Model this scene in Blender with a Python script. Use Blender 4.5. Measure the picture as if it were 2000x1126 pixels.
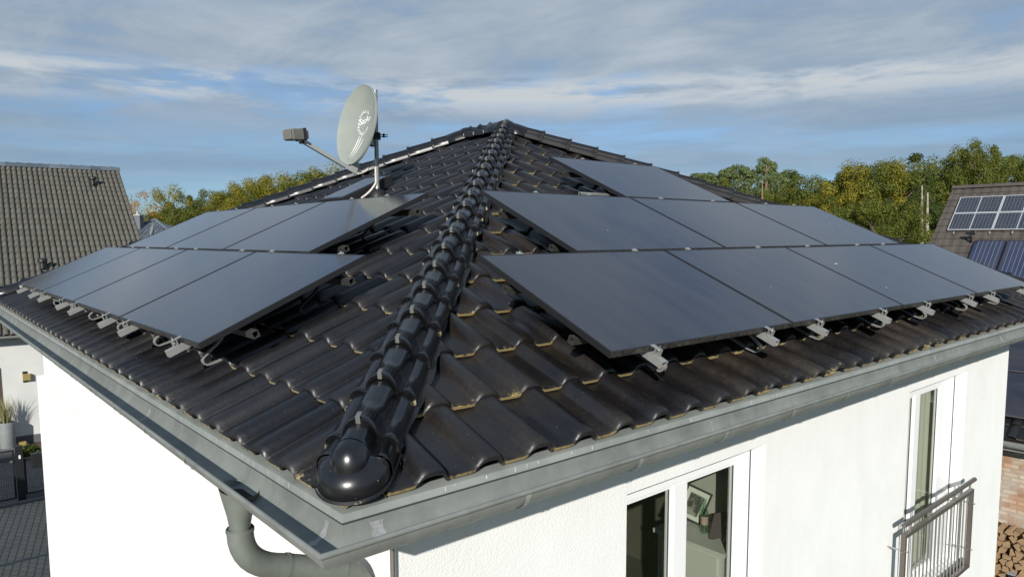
import bpy, bmesh, math, random
from math import sin, cos, pi, radians as R_, sqrt
from mathutils import Vector as V, Matrix
for o in list(bpy.data.objects): bpy.data.objects.remove(o)
SC = bpy.context.scene; COL = SC.collection
random.seed(7)
# ------------------------------------------------------------------ camera
CP = V((-1.4319, -2.5036, 0.4664)); YAW, PIT, ROL, FPX = 0.86486, -0.09726, -0.00498, 1400.19
PX, PY = 1000-12.22, 563+36.35
fwd = V((cos(YAW)*cos(PIT), sin(YAW)*cos(PIT), sin(PIT)))
rt = V((sin(YAW), -cos(YAW), 0)); up = rt.cross(fwd)
rt, up = cos(ROL)*rt+sin(ROL)*up, -sin(ROL)*rt+cos(ROL)*up
cd = bpy.data.cameras.new('camera'); cam = bpy.data.objects.new('camera', cd); COL.objects.link(cam)
cam.matrix_world = Matrix(((rt.x, up.x, -fwd.x, CP.x), (rt.y, up.y, -fwd.y, CP.y), (rt.z, up.z, -fwd.z, CP.z), (0, 0, 0, 1)))
cd.sensor_width = 36; cd.lens = FPX/2000*36; cd.shift_x = 12.22/2000; cd.shift_y = 36.35/2000
cd.clip_start = 0.05; cd.clip_end = 2000; SC.camera = cam
def ray(px, py): return fwd+rt*((px-PX)/FPX)-up*((py-PY)/FPX)
def atz(px, py, z): d = ray(px, py); return CP+d*((z-CP.z)/d.z)
def atplane(px, py, P0, n): d = ray(px, py); return CP+d*((P0-CP).dot(n)/d.dot(n))
def atdepth(px, py, dep): return CP+ray(px, py)*dep
# ------------------------------------------------------------------ light
SUN = V((1.15, 1.0, -0.62)).normalized()          # travel direction
w = bpy.data.worlds.new('World'); SC.world = w; w.use_nodes = True
N, L = w.node_tree.nodes, w.node_tree.links
for n in list(N): N.remove(n)
def nd(t, **k):
    n = N.new(t)
    for a, b in k.items(): setattr(n, a, b)
    return n
out = nd('ShaderNodeOutputWorld'); bg = nd('ShaderNodeBackground'); bg2 = nd('ShaderNodeBackground'); mx = nd('ShaderNodeMixShader')
sky = nd('ShaderNodeTexSky', sky_type='NISHITA', sun_disc=False, sun_elevation=math.asin(-SUN.z), sun_rotation=math.atan2(-SUN.x, -SUN.y), air_density=1.0, dust_density=0.0, ozone_density=3.0, altitude=100)
hs = nd('ShaderNodeHueSaturation'); hs.inputs['Saturation'].default_value = 0.9
tint = nd('ShaderNodeMix', data_type='RGBA', blend_type='MULTIPLY'); tint.inputs[7].default_value = (.40, .56, .76, 1)
L.new(sky.outputs[0], hs.inputs['Color']); L.new(hs.outputs[0], tint.inputs[6]); L.new(tint.outputs[2], bg.inputs[0]); bg.inputs[1].default_value = 0.10
tc = nd('ShaderNodeTexCoord'); sp = nd('ShaderNodeSeparateXYZ'); L.new(tc.outputs['Generated'], sp.inputs[0])
def mth(op, a, b=None, c=None, clamp=False):
    n = nd('ShaderNodeMath', operation=op, use_clamp=clamp)
    for i, v in enumerate((a, b, c)):
        if v is None: continue
        if isinstance(v, (int, float)): n.inputs[i].default_value = v
        else: L.new(v, n.inputs[i])
    return n.outputs[0]
def mrange(v, a, b, c=0, d=1, smooth=True):
    n = nd('ShaderNodeMapRange', interpolation_type='SMOOTHSTEP' if smooth else 'LINEAR')
    L.new(v, n.inputs['Value'])
    for k, q in zip(('From Min', 'From Max', 'To Min', 'To Max'), (a, b, c, d)): n.inputs[k].default_value = q
    return n.outputs['Result']
den = mth('ADD', mth('MAXIMUM', sp.outputs[2], 0.0), 0.05)
cx = mth('DIVIDE', sp.outputs[0], den); cy = mth('DIVIDE', sp.outputs[1], den)
cb = nd('ShaderNodeCombineXYZ'); L.new(cx, cb.inputs[0]); L.new(cy, cb.inputs[1])
def mapn(loc, rot, scale):
    m = nd('ShaderNodeMapping'); m.inputs['Location'].default_value = loc; m.inputs['Rotation'].default_value = rot; m.inputs['Scale'].default_value = scale
    L.new(cb.outputs[0], m.inputs[0]); return m.outputs[0]
def noise(vec, scale, detail=8, rough=.55, dist=0.0):
    n = nd('ShaderNodeTexNoise'); n.inputs['Scale'].default_value = scale; n.inputs['Detail'].default_value = detail
    n.inputs['Roughness'].default_value = rough; n.inputs['Distortion'].default_value = dist; L.new(vec, n.inputs['Vector']); return n.outputs['Fac']
za = -(pi/2-YAW)
el = sp.outputs[2]
L.new(mrange(el, .34, .0, .25, 1), tint.inputs[0])
n1 = noise(mapn((3.1, 1.7, 0), (0, 0, za), (1, 1.5, 1)), .50, 10, .56, .35)
n2 = noise(mapn((7.1, -2.7, 0), (0, 0, za), (1.0, .6, 1)), 1.6, 10, .62, .6)
mixn = mth('ADD', mth('MULTIPLY', n1, .55), mth('MULTIPLY', n2, .45))
gap = mth('MULTIPLY', mrange(sp.outputs[0], .46, .12), mrange(el, .25, .33))            # open blue sky high over the left
veil = mth('MULTIPLY', mth('MULTIPLY', mrange(mixn, .34, .53), mrange(el, .08, .19, .35, .95)), mth('SUBTRACT', 1.0, mth('MULTIPLY', gap, .8)))       # broad soft cloud sheet
bright = mth('MULTIPLY', mrange(mixn, .46, .66), mrange(el, .13, .24, .3, 1))       # lighter patches in it
def gen(scale, loc):
    m = nd('ShaderNodeMapping'); m.inputs['Scale'].default_value = scale; m.inputs['Location'].default_value = loc; L.new(tc.outputs['Generated'], m.inputs[0]); return m.outputs[0]
n3 = noise(gen((1, 1, 5.5), (.3, .2, .1)), 5.0, 10, .58, .25)
bank = mth('MULTIPLY', mrange(n3, .40, .56), mth('MULTIPLY', mrange(el, .150, .185), mrange(el, .225, .195, 0, 1)))
n4 = noise(gen((1, 1, 9), (3, 1, 0)), 2.2, 8, .52, .15)
haze = mth('MULTIPLY', mrange(n4, .34, .58, .25, .9), mrange(el, .02, .12, .3, 1))
def cmix(f, a, b):
    q = nd('ShaderNodeMix', data_type='RGBA'); L.new(f, q.inputs[0])
    for k, v in ((6, a), (7, b)):
        if isinstance(v, tuple): q.inputs[k].default_value = (*v, 1)
        else: L.new(v, q.inputs[k])
    return q.outputs[2]
c = cmix(veil, (.205, .295, .405), (.28, .35, .43)); c = cmix(bright, c, (.42, .475, .53)); c = cmix(bank, c, (.50, .54, .57))
L.new(c, bg2.inputs[0]); bg2.inputs[1].default_value = 0.95
fac = mth('MAXIMUM', mth('MAXIMUM', veil, bank), haze, None, True)
L.new(fac, mx.inputs[0]); L.new(bg.outputs[0], mx.inputs[1]); L.new(bg2.outputs[0], mx.inputs[2]); L.new(mx.outputs[0], out.inputs[0])
sd = bpy.data.lights.new('sun', 'SUN'); sd.energy = 4.5; sd.angle = R_(.55); sd.color = (1, .955, .885)
so = bpy.data.objects.new('sun', sd); COL.objects.link(so); so.rotation_euler = SUN.to_track_quat('-Z', 'Y').to_euler(); so.location = (-20, -15, 20)
SC.view_settings.view_transform = 'Standard'; SC.view_settings.look = 'None'; SC.view_settings.exposure = 0.25; SC.view_settings.gamma = 1
# ------------------------------------------------------------------ helpers
class MB:
    def __init__(s): s.v = []; s.f = []; s.a = []
    def add(s, vs, fs, att=None):
        b = len(s.v); s.v += [V(x) for x in vs]; s.f += [tuple(i+b for i in f) for f in fs]
        s.a += (att if att is not None else [0.0]*len(vs))
    def box(s, lo, hi, M=None):
        x0, y0, z0 = lo; x1, y1, z1 = hi
        vs = [V(p) for p in ((x0,y0,z0),(x1,y0,z0),(x1,y1,z0),(x0,y1,z0),(x0,y0,z1),(x1,y0,z1),(x1,y1,z1),(x0,y1,z1))]
        if M: vs = [M(p) if callable(M) else M @ p for p in vs]
        s.add(vs, [(0,3,2,1),(4,5,6,7),(0,1,5,4),(1,2,6,5),(2,3,7,6),(3,0,4,7)]); return s
    def tube(s, pts, r, n=12, cap=True):
        pts = [V(p) for p in pts]; rs = r if isinstance(r, (list, tuple)) else [r]*len(pts)
        ref = V((0, 0, 1)) if abs((pts[1]-pts[0]).normalized().z) < .9 else V((1, 0, 0)); vs = []
        for i, p in enumerate(pts):
            t = (pts[min(i+1, len(pts)-1)]-pts[max(i-1, 0)]).normalized(); a = t.cross(ref).normalized(); b = t.cross(a)
            vs += [p+(a*cos(2*pi*k/n)+b*sin(2*pi*k/n))*rs[i] for k in range(n)]
        fs = [(i*n+k, i*n+(k+1) % n, (i+1)*n+(k+1) % n, (i+1)*n+k) for i in range(len(pts)-1) for k in range(n)]
        if cap: fs += [tuple(range(n))[::-1], tuple((len(pts)-1)*n+k for k in range(n))]
        s.add(vs, fs); return s
    def strip(s, rows, closed=False, att=None):
        n = len(rows[0]); vs = [p for r in rows for p in r]; fs = []
        for i in range(len(rows)-1):
            for k in range(n-(0 if closed else 1)): fs.append((i*n+k, i*n+(k+1) % n, (i+1)*n+(k+1) % n, (i+1)*n+k))
        s.add(vs, fs, att); return s
    def quad(s, *p): s.add(p, [tuple(range(len(p)))]); return s
    def build(s, name, mat, parent=None, smooth=False, att=False, bevel=0, sharp=40, clip=None, recalc=True):
        me = bpy.data.meshes.new(name); me.from_pydata([tuple(x) for x in s.v], [], s.f)
        if att:
            a = me.attributes.new('dirt', 'FLOAT', 'POINT'); a.data.foreach_set('value', s.a)
        if clip or bevel or recalc:
            bm = bmesh.new(); bm.from_mesh(me)
            for (co, no) in (clip or []):
                bmesh.ops.bisect_plane(bm, geom=bm.verts[:]+bm.edges[:]+bm.faces[:], plane_co=co, plane_no=no, clear_outer=True)
            if recalc: bmesh.ops.recalc_face_normals(bm, faces=bm.faces[:])
            bm.to_mesh(me); bm.free()
        if smooth:
            for p in me.polygons: p.use_smooth = True
            me.set_sharp_from_angle(angle=R_(sharp))
        me.materials.append(mat); o = bpy.data.objects.new(name, me); COL.objects.link(o)
        if bevel:
            m = o.modifiers.new('bevel', 'BEVEL'); m.width = bevel; m.segments = 2; m.limit_method = 'ANGLE'; m.angle_limit = R_(50)
        if parent: o.parent = parent; o.matrix_parent_inverse = parent.matrix_world.inverted()
        return o
def tag(o, label=None, cat=None, group=None, kind=None):
    for k, v in (('label', label), ('category', cat), ('group', group), ('kind', kind)):
        if v: o[k] = v
    return o
def empty(name, loc, label=None, cat=None, group=None):
    o = bpy.data.objects.new(name, None); COL.objects.link(o); o.location = loc; o.empty_display_size = .1
    bpy.context.view_layer.update() if False else None
    o.matrix_world = Matrix.Translation(V(loc)); return tag(o, label, cat, group)
def copy_tree(src, M, label=None, cat=None):
    c = src.copy(); COL.objects.link(c); c.matrix_world = M
    if label: c['label'] = label
    if cat: c['category'] = cat
    for ch in [o for o in src.children]:
        d = ch.copy(); COL.objects.link(d); d.parent = c
        for g in ch.children: e = g.copy(); COL.objects.link(e); e.parent = d
    return c
ORD = ['first', 'second', 'third', 'fourth', 'fifth', 'sixth', 'seventh', 'eighth', 'ninth', 'tenth', 'eleventh', 'twelfth', 'thirteenth', 'fourteenth', 'fifteenth', 'sixteenth', 'seventeenth', 'eighteenth', 'nineteenth', 'twentieth']
# ------------------------------------------------------------------ materials
def mat(name, base, rough=.5, metal=0.0, base2=None, nscale=8, nrange=(.4, .65), bump=0, bscale=200, rough2=None, spec=.5, coords='Object', stretch=(1, 1, 1)):
    m = bpy.data.materials.new(name); m.use_nodes = True; n = m.node_tree.nodes; l = m.node_tree.links; b = n['Principled BSDF']
    b.inputs['Base Color'].default_value = (*base, 1); b.inputs['Roughness'].default_value = rough; b.inputs['Metallic'].default_value = metal; b.inputs['Specular IOR Level'].default_value = spec
    t = n.new('ShaderNodeTexCoord'); mp = n.new('ShaderNodeMapping'); mp.inputs['Scale'].default_value = stretch; l.new(t.outputs[coords], mp.inputs[0])
    if base2:
        no = n.new('ShaderNodeTexNoise'); no.inputs['Scale'].default_value = nscale; no.inputs['Detail'].default_value = 7; no.inputs['Roughness'].default_value = .62; l.new(mp.outputs[0], no.inputs['Vector'])
        mr = n.new('ShaderNodeMapRange'); mr.inputs[1].default_value = nrange[0]; mr.inputs[2].default_value = nrange[1]; l.new(no.outputs['Fac'], mr.inputs[0])
        mi = n.new('ShaderNodeMix'); mi.data_type = 'RGBA'; mi.inputs[6].default_value = (*base, 1); mi.inputs[7].default_value = (*base2, 1); l.new(mr.outputs[0], mi.inputs[0]); l.new(mi.outputs[2], b.inputs['Base Color'])
        if rough2 is not None:
            mf = n.new('ShaderNodeMapRange'); mf.inputs[3].default_value = rough; mf.inputs[4].default_value = rough2; l.new(mr.outputs[0], mf.inputs[0]); l.new(mf.outputs[0], b.inputs['Roughness'])
    if bump:
        nb = n.new('ShaderNodeTexNoise'); nb.inputs['Scale'].default_value = bscale; nb.inputs['Detail'].default_value = 4; l.new(mp.outputs[0], nb.inputs['Vector'])
        bu = n.new('ShaderNodeBump'); bu.inputs['Strength'].default_value = 1; bu.inputs['Distance'].default_value = bump; l.new(nb.outputs['Fac'], bu.inputs['Height']); l.new(bu.outputs[0], b.inputs['Normal'])
    return m
def tile_mat(name, c0, c1, c2, moss, r0, r1, dustamt, mossthr=.45, fine=1.0, spec=.6, tv=.25):
    """glazed tile: dark engobe, brown dust in clouds, ochre moss where 'dirt' is high"""
    m = bpy.data.materials.new(name); m.use_nodes = True; n = m.node_tree.nodes; l = m.node_tree.links; b = n['Principled BSDF']
    t = n.new('ShaderNodeTexCoord'); a = n.new('ShaderNodeAttribute'); a.attribute_name = 'dirt'
    def nz(s, det=6, ro=.6):
        q = n.new('ShaderNodeTexNoise'); q.inputs['Scale'].default_value = s; q.inputs['Detail'].default_value = det; q.inputs['Roughness'].default_value = ro; l.new(t.outputs['Object'], q.inputs['Vector']); return q.outputs['Fac']
    def mr(v, a0, a1, b0=0, b1=1):
        q = n.new('ShaderNodeMapRange'); q.inputs[1].default_value = a0; q.inputs[2].default_value = a1; q.inputs[3].default_value = b0; q.inputs[4].default_value = b1; l.new(v, q.inputs[0]); return q.outputs[0]
    def ma(op, x, y):
        q = n.new('ShaderNodeMath'); q.operation = op; q.use_clamp = op == 'MULTIPLY'
        for i, v in enumerate((x, y)):
            if isinstance(v, (int, float)): q.inputs[i].default_value = v
            else: l.new(v, q.inputs[i])
        return q.outputs[0]
    def mx(f, x, y):
        q = n.new('ShaderNodeMix'); q.data_type = 'RGBA'; l.new(f, q.inputs[0])
        for i, v in ((6, x), (7, y)):
            if isinstance(v, tuple): q.inputs[i].default_value = (*v, 1)
            else: l.new(v, q.inputs[i])
        return q.outputs[2]
    big = mr(nz(2.1), .38, .66); mid = mr(nz(14, 8), .3, .7)
    dust = ma('MULTIPLY', ma('MULTIPLY', big, dustamt), mr(nz(30, 5, .7), .25, .6, .45, 1))
    base = mx(mid, c0, c1); base = mx(dust, base, c2)
    speck = mr(nz(85, 3), .70, .74); base = mx(ma('MULTIPLY', speck, .5), base, (.30, .27, .2))
    g = n.new('ShaderNodeNewGeometry'); tone = mr(g.outputs['Random Per Island'], 0, 1, 1-tv, 1+tv); vm = n.new('ShaderNodeVectorMath'); vm.operation = 'SCALE'; l.new(base, vm.inputs[0]); l.new(tone, vm.inputs[3]); base = vm.outputs[0]
    d = ma('SUBTRACT', ma('ADD', a.outputs['Fac'], mr(nz(38, 6, .7), .2, .8)), 1.0)
    d = ma('ADD', d, mr(nz(1.9, 4), .3, .7, -.42, .22)); mo = mr(d, mossthr-.45, mossthr-.2); base = mx(mo, base, moss); l.new(base, b.inputs['Base Color'])
    ro = mr(dust, 0, 1, r0, r1); ro = ma('ADD', ro, mr(g.outputs['Random Per Island'], 0, 1, -.05, .06)); ro = ma('ADD', ro, ma('MULTIPLY', mo, .4)); ro = ma('ADD', ro, mr(nz(60, 4), .3, .7, -.05*fine, .06*fine)); ro = ma('ADD', ro, ma('MULTIPLY', a.outputs['Fac'], .6)); b.inputs['Specular IOR Level'].default_value = spec; l.new(ro, b.inputs['Roughness'])
    bu = n.new('ShaderNodeBump'); bu.inputs['Distance'].default_value = .0006*fine; l.new(nz(120, 4), bu.inputs['Height']); l.new(bu.outputs[0], b.inputs['Normal'])
    return m
M = {}
M['tileA'] = tile_mat('glazed_tile_dusty', (.0065, .0065, .009), (.011, .0105, .012), (.021, .0155, .010), (.33, .25, .10), .24, .50, .95)
M['tileB'] = tile_mat('glazed_tile', (.0065, .007, .0095), (.011, .0112, .0135), (.016, .0145, .0135), (.34, .28, .15), .33, .46, .6, .5)
M['cap'] = tile_mat('glazed_hip_cap', (.005, .0055, .007), (.007, .007, .009), (.012, .010, .008), (.42, .38, .24), .22, .30, .25, .5, .15, .7)
M['cap_dull'] = tile_mat('weathered_hip_cap', (.007, .0075, .009), (.010, .010, .012), (.018, .015, .012), (.42, .38, .24), .5, .6, .3, .5, .15, .4)
M['concrete_tile'] = tile_mat('concrete_tile', (.108, .104, .086), (.092, .088, .074), (.130, .125, .103), (.05, .045, .03), .8, .9, .7, .55, 1, .3, .10)
M['brown_tile'] = tile_mat('weathered_brown_tile', (.085, .074, .064), (.068, .058, .051), (.11, .097, .083), (.2, .19, .15), .7, .85, .6, .6, 1, .3, .12)
M['blue_tile'] = tile_mat('slate_tile', (.10, .125, .15), (.075, .095, .12), (.13, .15, .16), (.15, .15, .13), .35, .5, .5, .6)
M['zinc'] = mat('zinc', (.33, .35, .325), .45, .12, (.27, .295, .275), 5, (.35, .65), .0004, 60, .55)
M['zinc_pipe'] = mat('weathered_zinc_pipe', (.19, .212, .19), .5, .15, (.145, .163, .145), 7, (.35, .65), .0004, 60, .62)
M['zinc_dark'] = mat('zinc_stained', (.24, .258, .24), .5, .10, (.185, .198, .185), 6, (.35, .7), .0004, 60, .6)
M['zinc_weld'] = mat('zinc_solder', (.42, .42, .42), .5, .3, (.28, .3, .3), 40, (.4, .6))
M['plaster'] = mat('white_plaster', (.82, .83, .815), .9, 0, (.775, .785, .77), 2.2, (.35, .75), .0035, 105, None, .2)
def streaks(m, amt=.07):
    n = m.node_tree.nodes; l = m.node_tree.links; b = n['Principled BSDF']; lk = b.inputs['Base Color'].links[0]; src = lk.from_socket
    t = n['Texture Coordinate']; mp = n.new('ShaderNodeMapping'); mp.inputs['Scale'].default_value = (3, 3, .7); l.new(t.outputs['Object'], mp.inputs[0])
    a = n.new('ShaderNodeTexNoise'); a.inputs['Scale'].default_value = 1.3; a.inputs['Detail'].default_value = 7; a.inputs['Roughness'].default_value = .65; l.new(mp.outputs[0], a.inputs['Vector'])
    q = n.new('ShaderNodeMapRange'); q.inputs[1].default_value = .42; q.inputs[2].default_value = .72; q.inputs[3].default_value = 1; q.inputs[4].default_value = 1-amt; l.new(a.outputs['Fac'], q.inputs[0])
    s_ = n.new('ShaderNodeTexNoise'); s_.inputs['Scale'].default_value = 9; s_.inputs['Detail'].default_value = 2; l.new(t.outputs['Object'], s_.inputs['Vector'])
    q2 = n.new('ShaderNodeMapRange'); q2.inputs[1].default_value = .80; q2.inputs[2].default_value = .82; q2.inputs[3].default_value = 1; q2.inputs[4].default_value = .55; l.new(s_.outputs['Fac'], q2.inputs[0])
    mm = n.new('ShaderNodeMath'); mm.operation = 'MULTIPLY'; l.new(q.outputs[0], mm.inputs[0]); l.new(q2.outputs[0], mm.inputs[1])
    v = n.new('ShaderNodeVectorMath'); v.operation = 'SCALE'; l.new(src, v.inputs[0]); l.new(mm.outputs[0], v.inputs[3]); l.new(v.outputs[0], b.inputs['Base Color'])
streaks(M['plaster'], .05); streaks(M['zinc'], .25); streaks(M['zinc_pipe'], .3); streaks(M['zinc_dark'], .3)
M['plaster_left'] = mat('bright_plaster', (.84, .84, .82), .9, 0, (.80, .80, .78), 2.2, (.35, .75), .003, 95, None, .2)
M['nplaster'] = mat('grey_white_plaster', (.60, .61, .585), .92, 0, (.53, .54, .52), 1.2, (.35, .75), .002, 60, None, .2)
M['reveal'] = mat('smooth_plaster', (.82, .82, .80), .8, 0)
M['upvc'] = mat('white_window_plastic', (.80, .81, .82), .3, 0)
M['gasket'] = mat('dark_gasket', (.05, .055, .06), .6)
M['alu'] = mat('aluminium', (.40, .41, .395), .42, .5, (.32, .325, .31), 20, (.35, .65), 0, 1, .55)
M['clipm'] = mat('hip_clip', (.17, .17, .16), .5, .3)
M['rail_shaded'] = mat('shaded_rail', (.045, .045, .043), .6, .1)  # rail metal coloured darker to stand for the shade under the panels
M['alu_dark'] = mat('dark_anodised_aluminium', (.018, .018, .02), .42, .2)
M['frame_dusty'] = mat('panel_frame_dust', (.018, .018, .02), .45, .2, (.10, .09, .075), 26, (.42, .7), 0, 1, .7)
M['steel'] = mat('brushed_steel', (.50, .49, .46), .33, .9)
M['rail_paint'] = mat('grey_brown_railing_paint', (.13, .118, .105), .4, .35)
M['black'] = mat('black_plastic', (.012, .012, .013), .5)
M['under'] = mat('roof_membrane', (.008, .008, .008), .9)
M['lead'] = mat('pleated_flashing', (.035, .035, .036), .32, .5)
M['dish'] = mat('dish_grey_enamel', (.27, .295, .262), .62, 0, (.245, .27, .245), 6, (.35, .65))
M['dishback'] = mat('dish_mount_grey', (.33, .35, .345), .5, .1)
M['lnb'] = mat('receiver_head_grey', (.15, .148, .13), .6, 0, (.12, .118, .105), 15)
M['whiteink'] = mat('white_print', (.80, .80, .78), .6)
M['cable'] = mat('white_cable', (.62, .58, .52), .5)
M['mast'] = mat('galvanised_mast', (.30, .34, .345), .45, .5, (.24, .27, .27), 25)
M['wood'] = mat('dark_wood', (.10, .06, .035), .5)
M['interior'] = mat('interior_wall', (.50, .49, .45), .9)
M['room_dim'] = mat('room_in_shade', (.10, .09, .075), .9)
M['dresser'] = mat('white_furniture', (.66, .66, .62), .45)
M['curtain'] = mat('sheer_curtain', (.66, .65, .58), .9)
M['red'] = mat('red_candle', (.5, .10, .07), .5)
M['photo'] = mat('portrait_print', (.30, .28, .25), .4, 0, (.05, .045, .04), 9, (.45, .55))
M['purple'] = mat('dark_canvas', (.07, .045, .05), .6)
M['label'] = mat('paper_label', (.45, .33, .27), .7)
M['paver'] = None
M['gravel'] = mat('dark_gravel', (.075, .075, .08), .9, 0, (.17, .17, .17), 38, (.48, .62), .02, 30)
M['granite'] = mat('granite_step', (.16, .16, .165), .8, 0, (.11, .11, .115), 60)
M['decking'] = mat('brown_decking', (.11, .075, .055), .8, 0, (.075, .05, .04), 6, (.4, .6), .002, 40, None, .3, 'Object', (1, 12, 1))
M['plinth'] = mat('grey_plinth_render', (.12, .12, .125), .9, 0, (.09, .09, .095), 30)
M['fence'] = mat('anthracite_metal', (.018, .020, .022), .45, .2)
M['pot'] = mat('grey_fibre_pot', (.19, .205, .205), .7, 0, (.155, .17, .17), 8)
M['brass'] = mat('brass_wall_lamp', (.55, .42, .15), .35, .6)
M['grey_panel'] = mat('grey_chimney_cladding', (.10, .11, .13), .6)
M['bark'] = mat('bark', (.12, .09, .065), .9, 0, (.07, .055, .04), 3, (.4, .6), .02, 12)
M['pinebark'] = mat('pine_bark', (.33, .19, .09), .9, 0, (.17, .11, .07), 2, (.4, .6))
M['birch'] = mat('pale_bark', (.40, .36, .29), .9, 0, (.2, .17, .13), 3, (.4, .6))
M['lawn'] = mat('lawn_grass', (.035, .055, .012), .95, 0, (.055, .070, .018), .8, (.35, .65), .03, 14)
M['soil'] = mat('field_ground', (.05, .06, .022), .95, 0, (.08, .075, .035), .15, (.35, .65), .03, 4)
def glass_mat(name, tint=(1, 1, 1), base=.92):
    m = bpy.data.materials.new(name); m.use_nodes = True; n = m.node_tree.nodes; l = m.node_tree.links; n.remove(n['Principled BSDF'])
    t = n.new('ShaderNodeBsdfTransparent'); t.inputs[0].default_value = (base*tint[0], base*tint[1], base*tint[2], 1); g = n.new('ShaderNodeBsdfGlossy'); g.inputs['Roughness'].default_value = .01
    f = n.new('ShaderNodeFresnel'); gg = n.new('ShaderNodeNewGeometry'); gm_ = n.new('ShaderNodeMapRange'); gm_.inputs[3].default_value = 1.8; gm_.inputs[4].default_value = 1/1.8; l.new(gg.outputs['Backfacing'], gm_.inputs[0]); l.new(gm_.outputs[0], f.inputs[0]); x = n.new('ShaderNodeMixShader')
    l.new(f.outputs[0], x.inputs[0]); l.new(t.outputs[0], x.inputs[1]); l.new(g.outputs[0], x.inputs[2]); l.new(x.outputs[0], n['Material Output'].inputs[0]); return m
M['glass'] = glass_mat('window_glass', (.94, 1, .92), .70)
M['bottleglass'] = glass_mat('bottle_glass', (.8, .95, .85), .8)
def pv_mat(name, base, line, rough, gx, gy, lw, lines=True, coat=.0):
    """photovoltaic glass: cell grid in the panel's own metres"""
    m = bpy.data.materials.new(name); m.use_nodes = True; n = m.node_tree.nodes; l = m.node_tree.links; b = n['Principled BSDF']
    t = n.new('ShaderNodeTexCoord'); s = n.new('ShaderNodeSeparateXYZ'); l.new(t.outputs['Object'], s.inputs[0])
    def ma(op, x, y=None):
        q = n.new('ShaderNodeMath'); q.operation = op
        for i, v in enumerate((x, y)):
            if v is None: continue
            if isinstance(v, (int, float)): q.inputs[i].default_value = v
            else: l.new(v, q.inputs[i])
        return q.outputs[0]
    fx = ma('LESS_THAN', ma('FRACT', ma('DIVIDE', s.outputs[0], gx)), lw/gx); fy = ma('LESS_THAN', ma('FRACT', ma('DIVIDE', s.outputs[1], gy)), lw/gy)
    f = ma('MAXIMUM', fx, fy) if lines else fx
    mi = n.new('ShaderNodeMix'); mi.data_type = 'RGBA'; l.new(f, mi.inputs[0]); mi.inputs[6].default_value = (*base, 1); mi.inputs[7].default_value = (*line, 1)
    mp = n.new('ShaderNodeMapping'); mp.inputs['Scale'].default_value = (5, 1.0, 1); l.new(t.outputs['Object'], mp.inputs[0]); oi = n.new('ShaderNodeObjectInfo'); l.new(oi.outputs['Location'], mp.inputs['Location'])
    no = n.new('ShaderNodeTexNoise'); no.inputs['Scale'].default_value = 1.1; no.inputs['Detail'].default_value = 9; no.inputs['Roughness'].default_value = .68; l.new(mp.outputs[0], no.inputs['Vector'])
    m2 = n.new('ShaderNodeMix'); m2.data_type = 'RGBA'; m2.inputs[7].default_value = (.066, .056, .053, 1)
    mr = n.new('ShaderNodeMapRange'); mr.inputs[1].default_value = .35; mr.inputs[2].default_value = .8; mr.inputs[3].default_value = .0; mr.inputs[4].default_value = .60; l.new(no.outputs['Fac'], mr.inputs[0]); l.new(mr.outputs[0], m2.inputs[0]); l.new(mi.outputs[2], m2.inputs[6])
    l.new(m2.outputs[2], b.inputs['Base Color'])
    mr2 = n.new('ShaderNodeMapRange'); mr2.inputs[1].default_value = .3; mr2.inputs[2].default_value = .75; mr2.inputs[3].default_value = rough; mr2.inputs[4].default_value = rough+.07; l.new(no.outputs['Fac'], mr2.inputs[0]); l.new(mr2.outputs[0], b.inputs['Roughness'])
    b.inputs['IOR'].default_value = 1.9
    return m
M['pv'] = pv_mat('black_solar_glass', (.011, .013, .023), (.034, .033, .044), .085, .026, .0185, .0026)
M['pv_white'] = pv_mat('monocrystalline_cells', (.006, .009, .022), (.20, .22, .26), .12, .12, .12, .009)
M['collector'] = pv_mat('thermal_collector', (.014, .022, .062), (.13, .16, .26), .2, .155, 99, .022, False)
M['pv_dark'] = pv_mat('dark_blue_solar_glass', (.008, .009, .02), (.02, .02, .035), .15, .16, .16, .004)
def brick_mat(name, c1, c2, mortar, scale, bw, bh, ms=.02, off=.5):
    m = bpy.data.materials.new(name); m.use_nodes = True; n = m.node_tree.nodes; l = m.node_tree.links; b = n['Principled BSDF']
    t = n.new('ShaderNodeTexCoord'); mp = n.new('ShaderNodeMapping'); l.new(t.outputs['Object'], mp.inputs[0])
    br = n.new('ShaderNodeTexBrick'); br.inputs['Color1'].default_value = (*c1, 1); br.inputs['Color2'].default_value = (*c2, 1); br.inputs['Mortar'].default_value = (*mortar, 1)
    br.inputs['Scale'].default_value = scale; br.inputs['Brick Width'].default_value = bw; br.inputs['Row Height'].default_value = bh; br.inputs['Mortar Size'].default_value = ms; br.offset = off
    no = n.new('ShaderNodeTexNoise'); no.inputs['Scale'].default_value = 2.3; no.inputs['Detail'].default_value = 6; l.new(t.outputs['Object'], no.inputs['Vector'])
    mr = n.new('ShaderNodeMapRange'); mr.inputs[1].default_value = .47; mr.inputs[2].default_value = .6; l.new(no.outputs['Fac'], mr.inputs[0])
    l.new(mp.outputs[0], br.inputs['Vector']); l.new(br.outputs['Color'], b.inputs['Base Color']); b.inputs['Roughness'].default_value = .9
    bu = n.new('ShaderNodeBump'); bu.inputs['Distance'].default_value = .012; bu.invert = True; l.new(br.outputs['Fac'], bu.inputs['Height']); l.new(bu.outputs[0], b.inputs['Normal'])
    return m, mp, br, mr
bm_, mp_, br_, mr_ = brick_mat('whitewashed_brick', (.52, .46, .37), (.34, .24, .18), (.36, .33, .28), 1, .25, .083, .012)
n = bm_.node_tree.nodes; l = bm_.node_tree.links; mi = n.new('ShaderNodeMix'); mi.data_type = 'RGBA'; mi.blend_type = 'MULTIPLY'; mi.inputs[7].default_value = (.92, .68, .56, 1)
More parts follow.
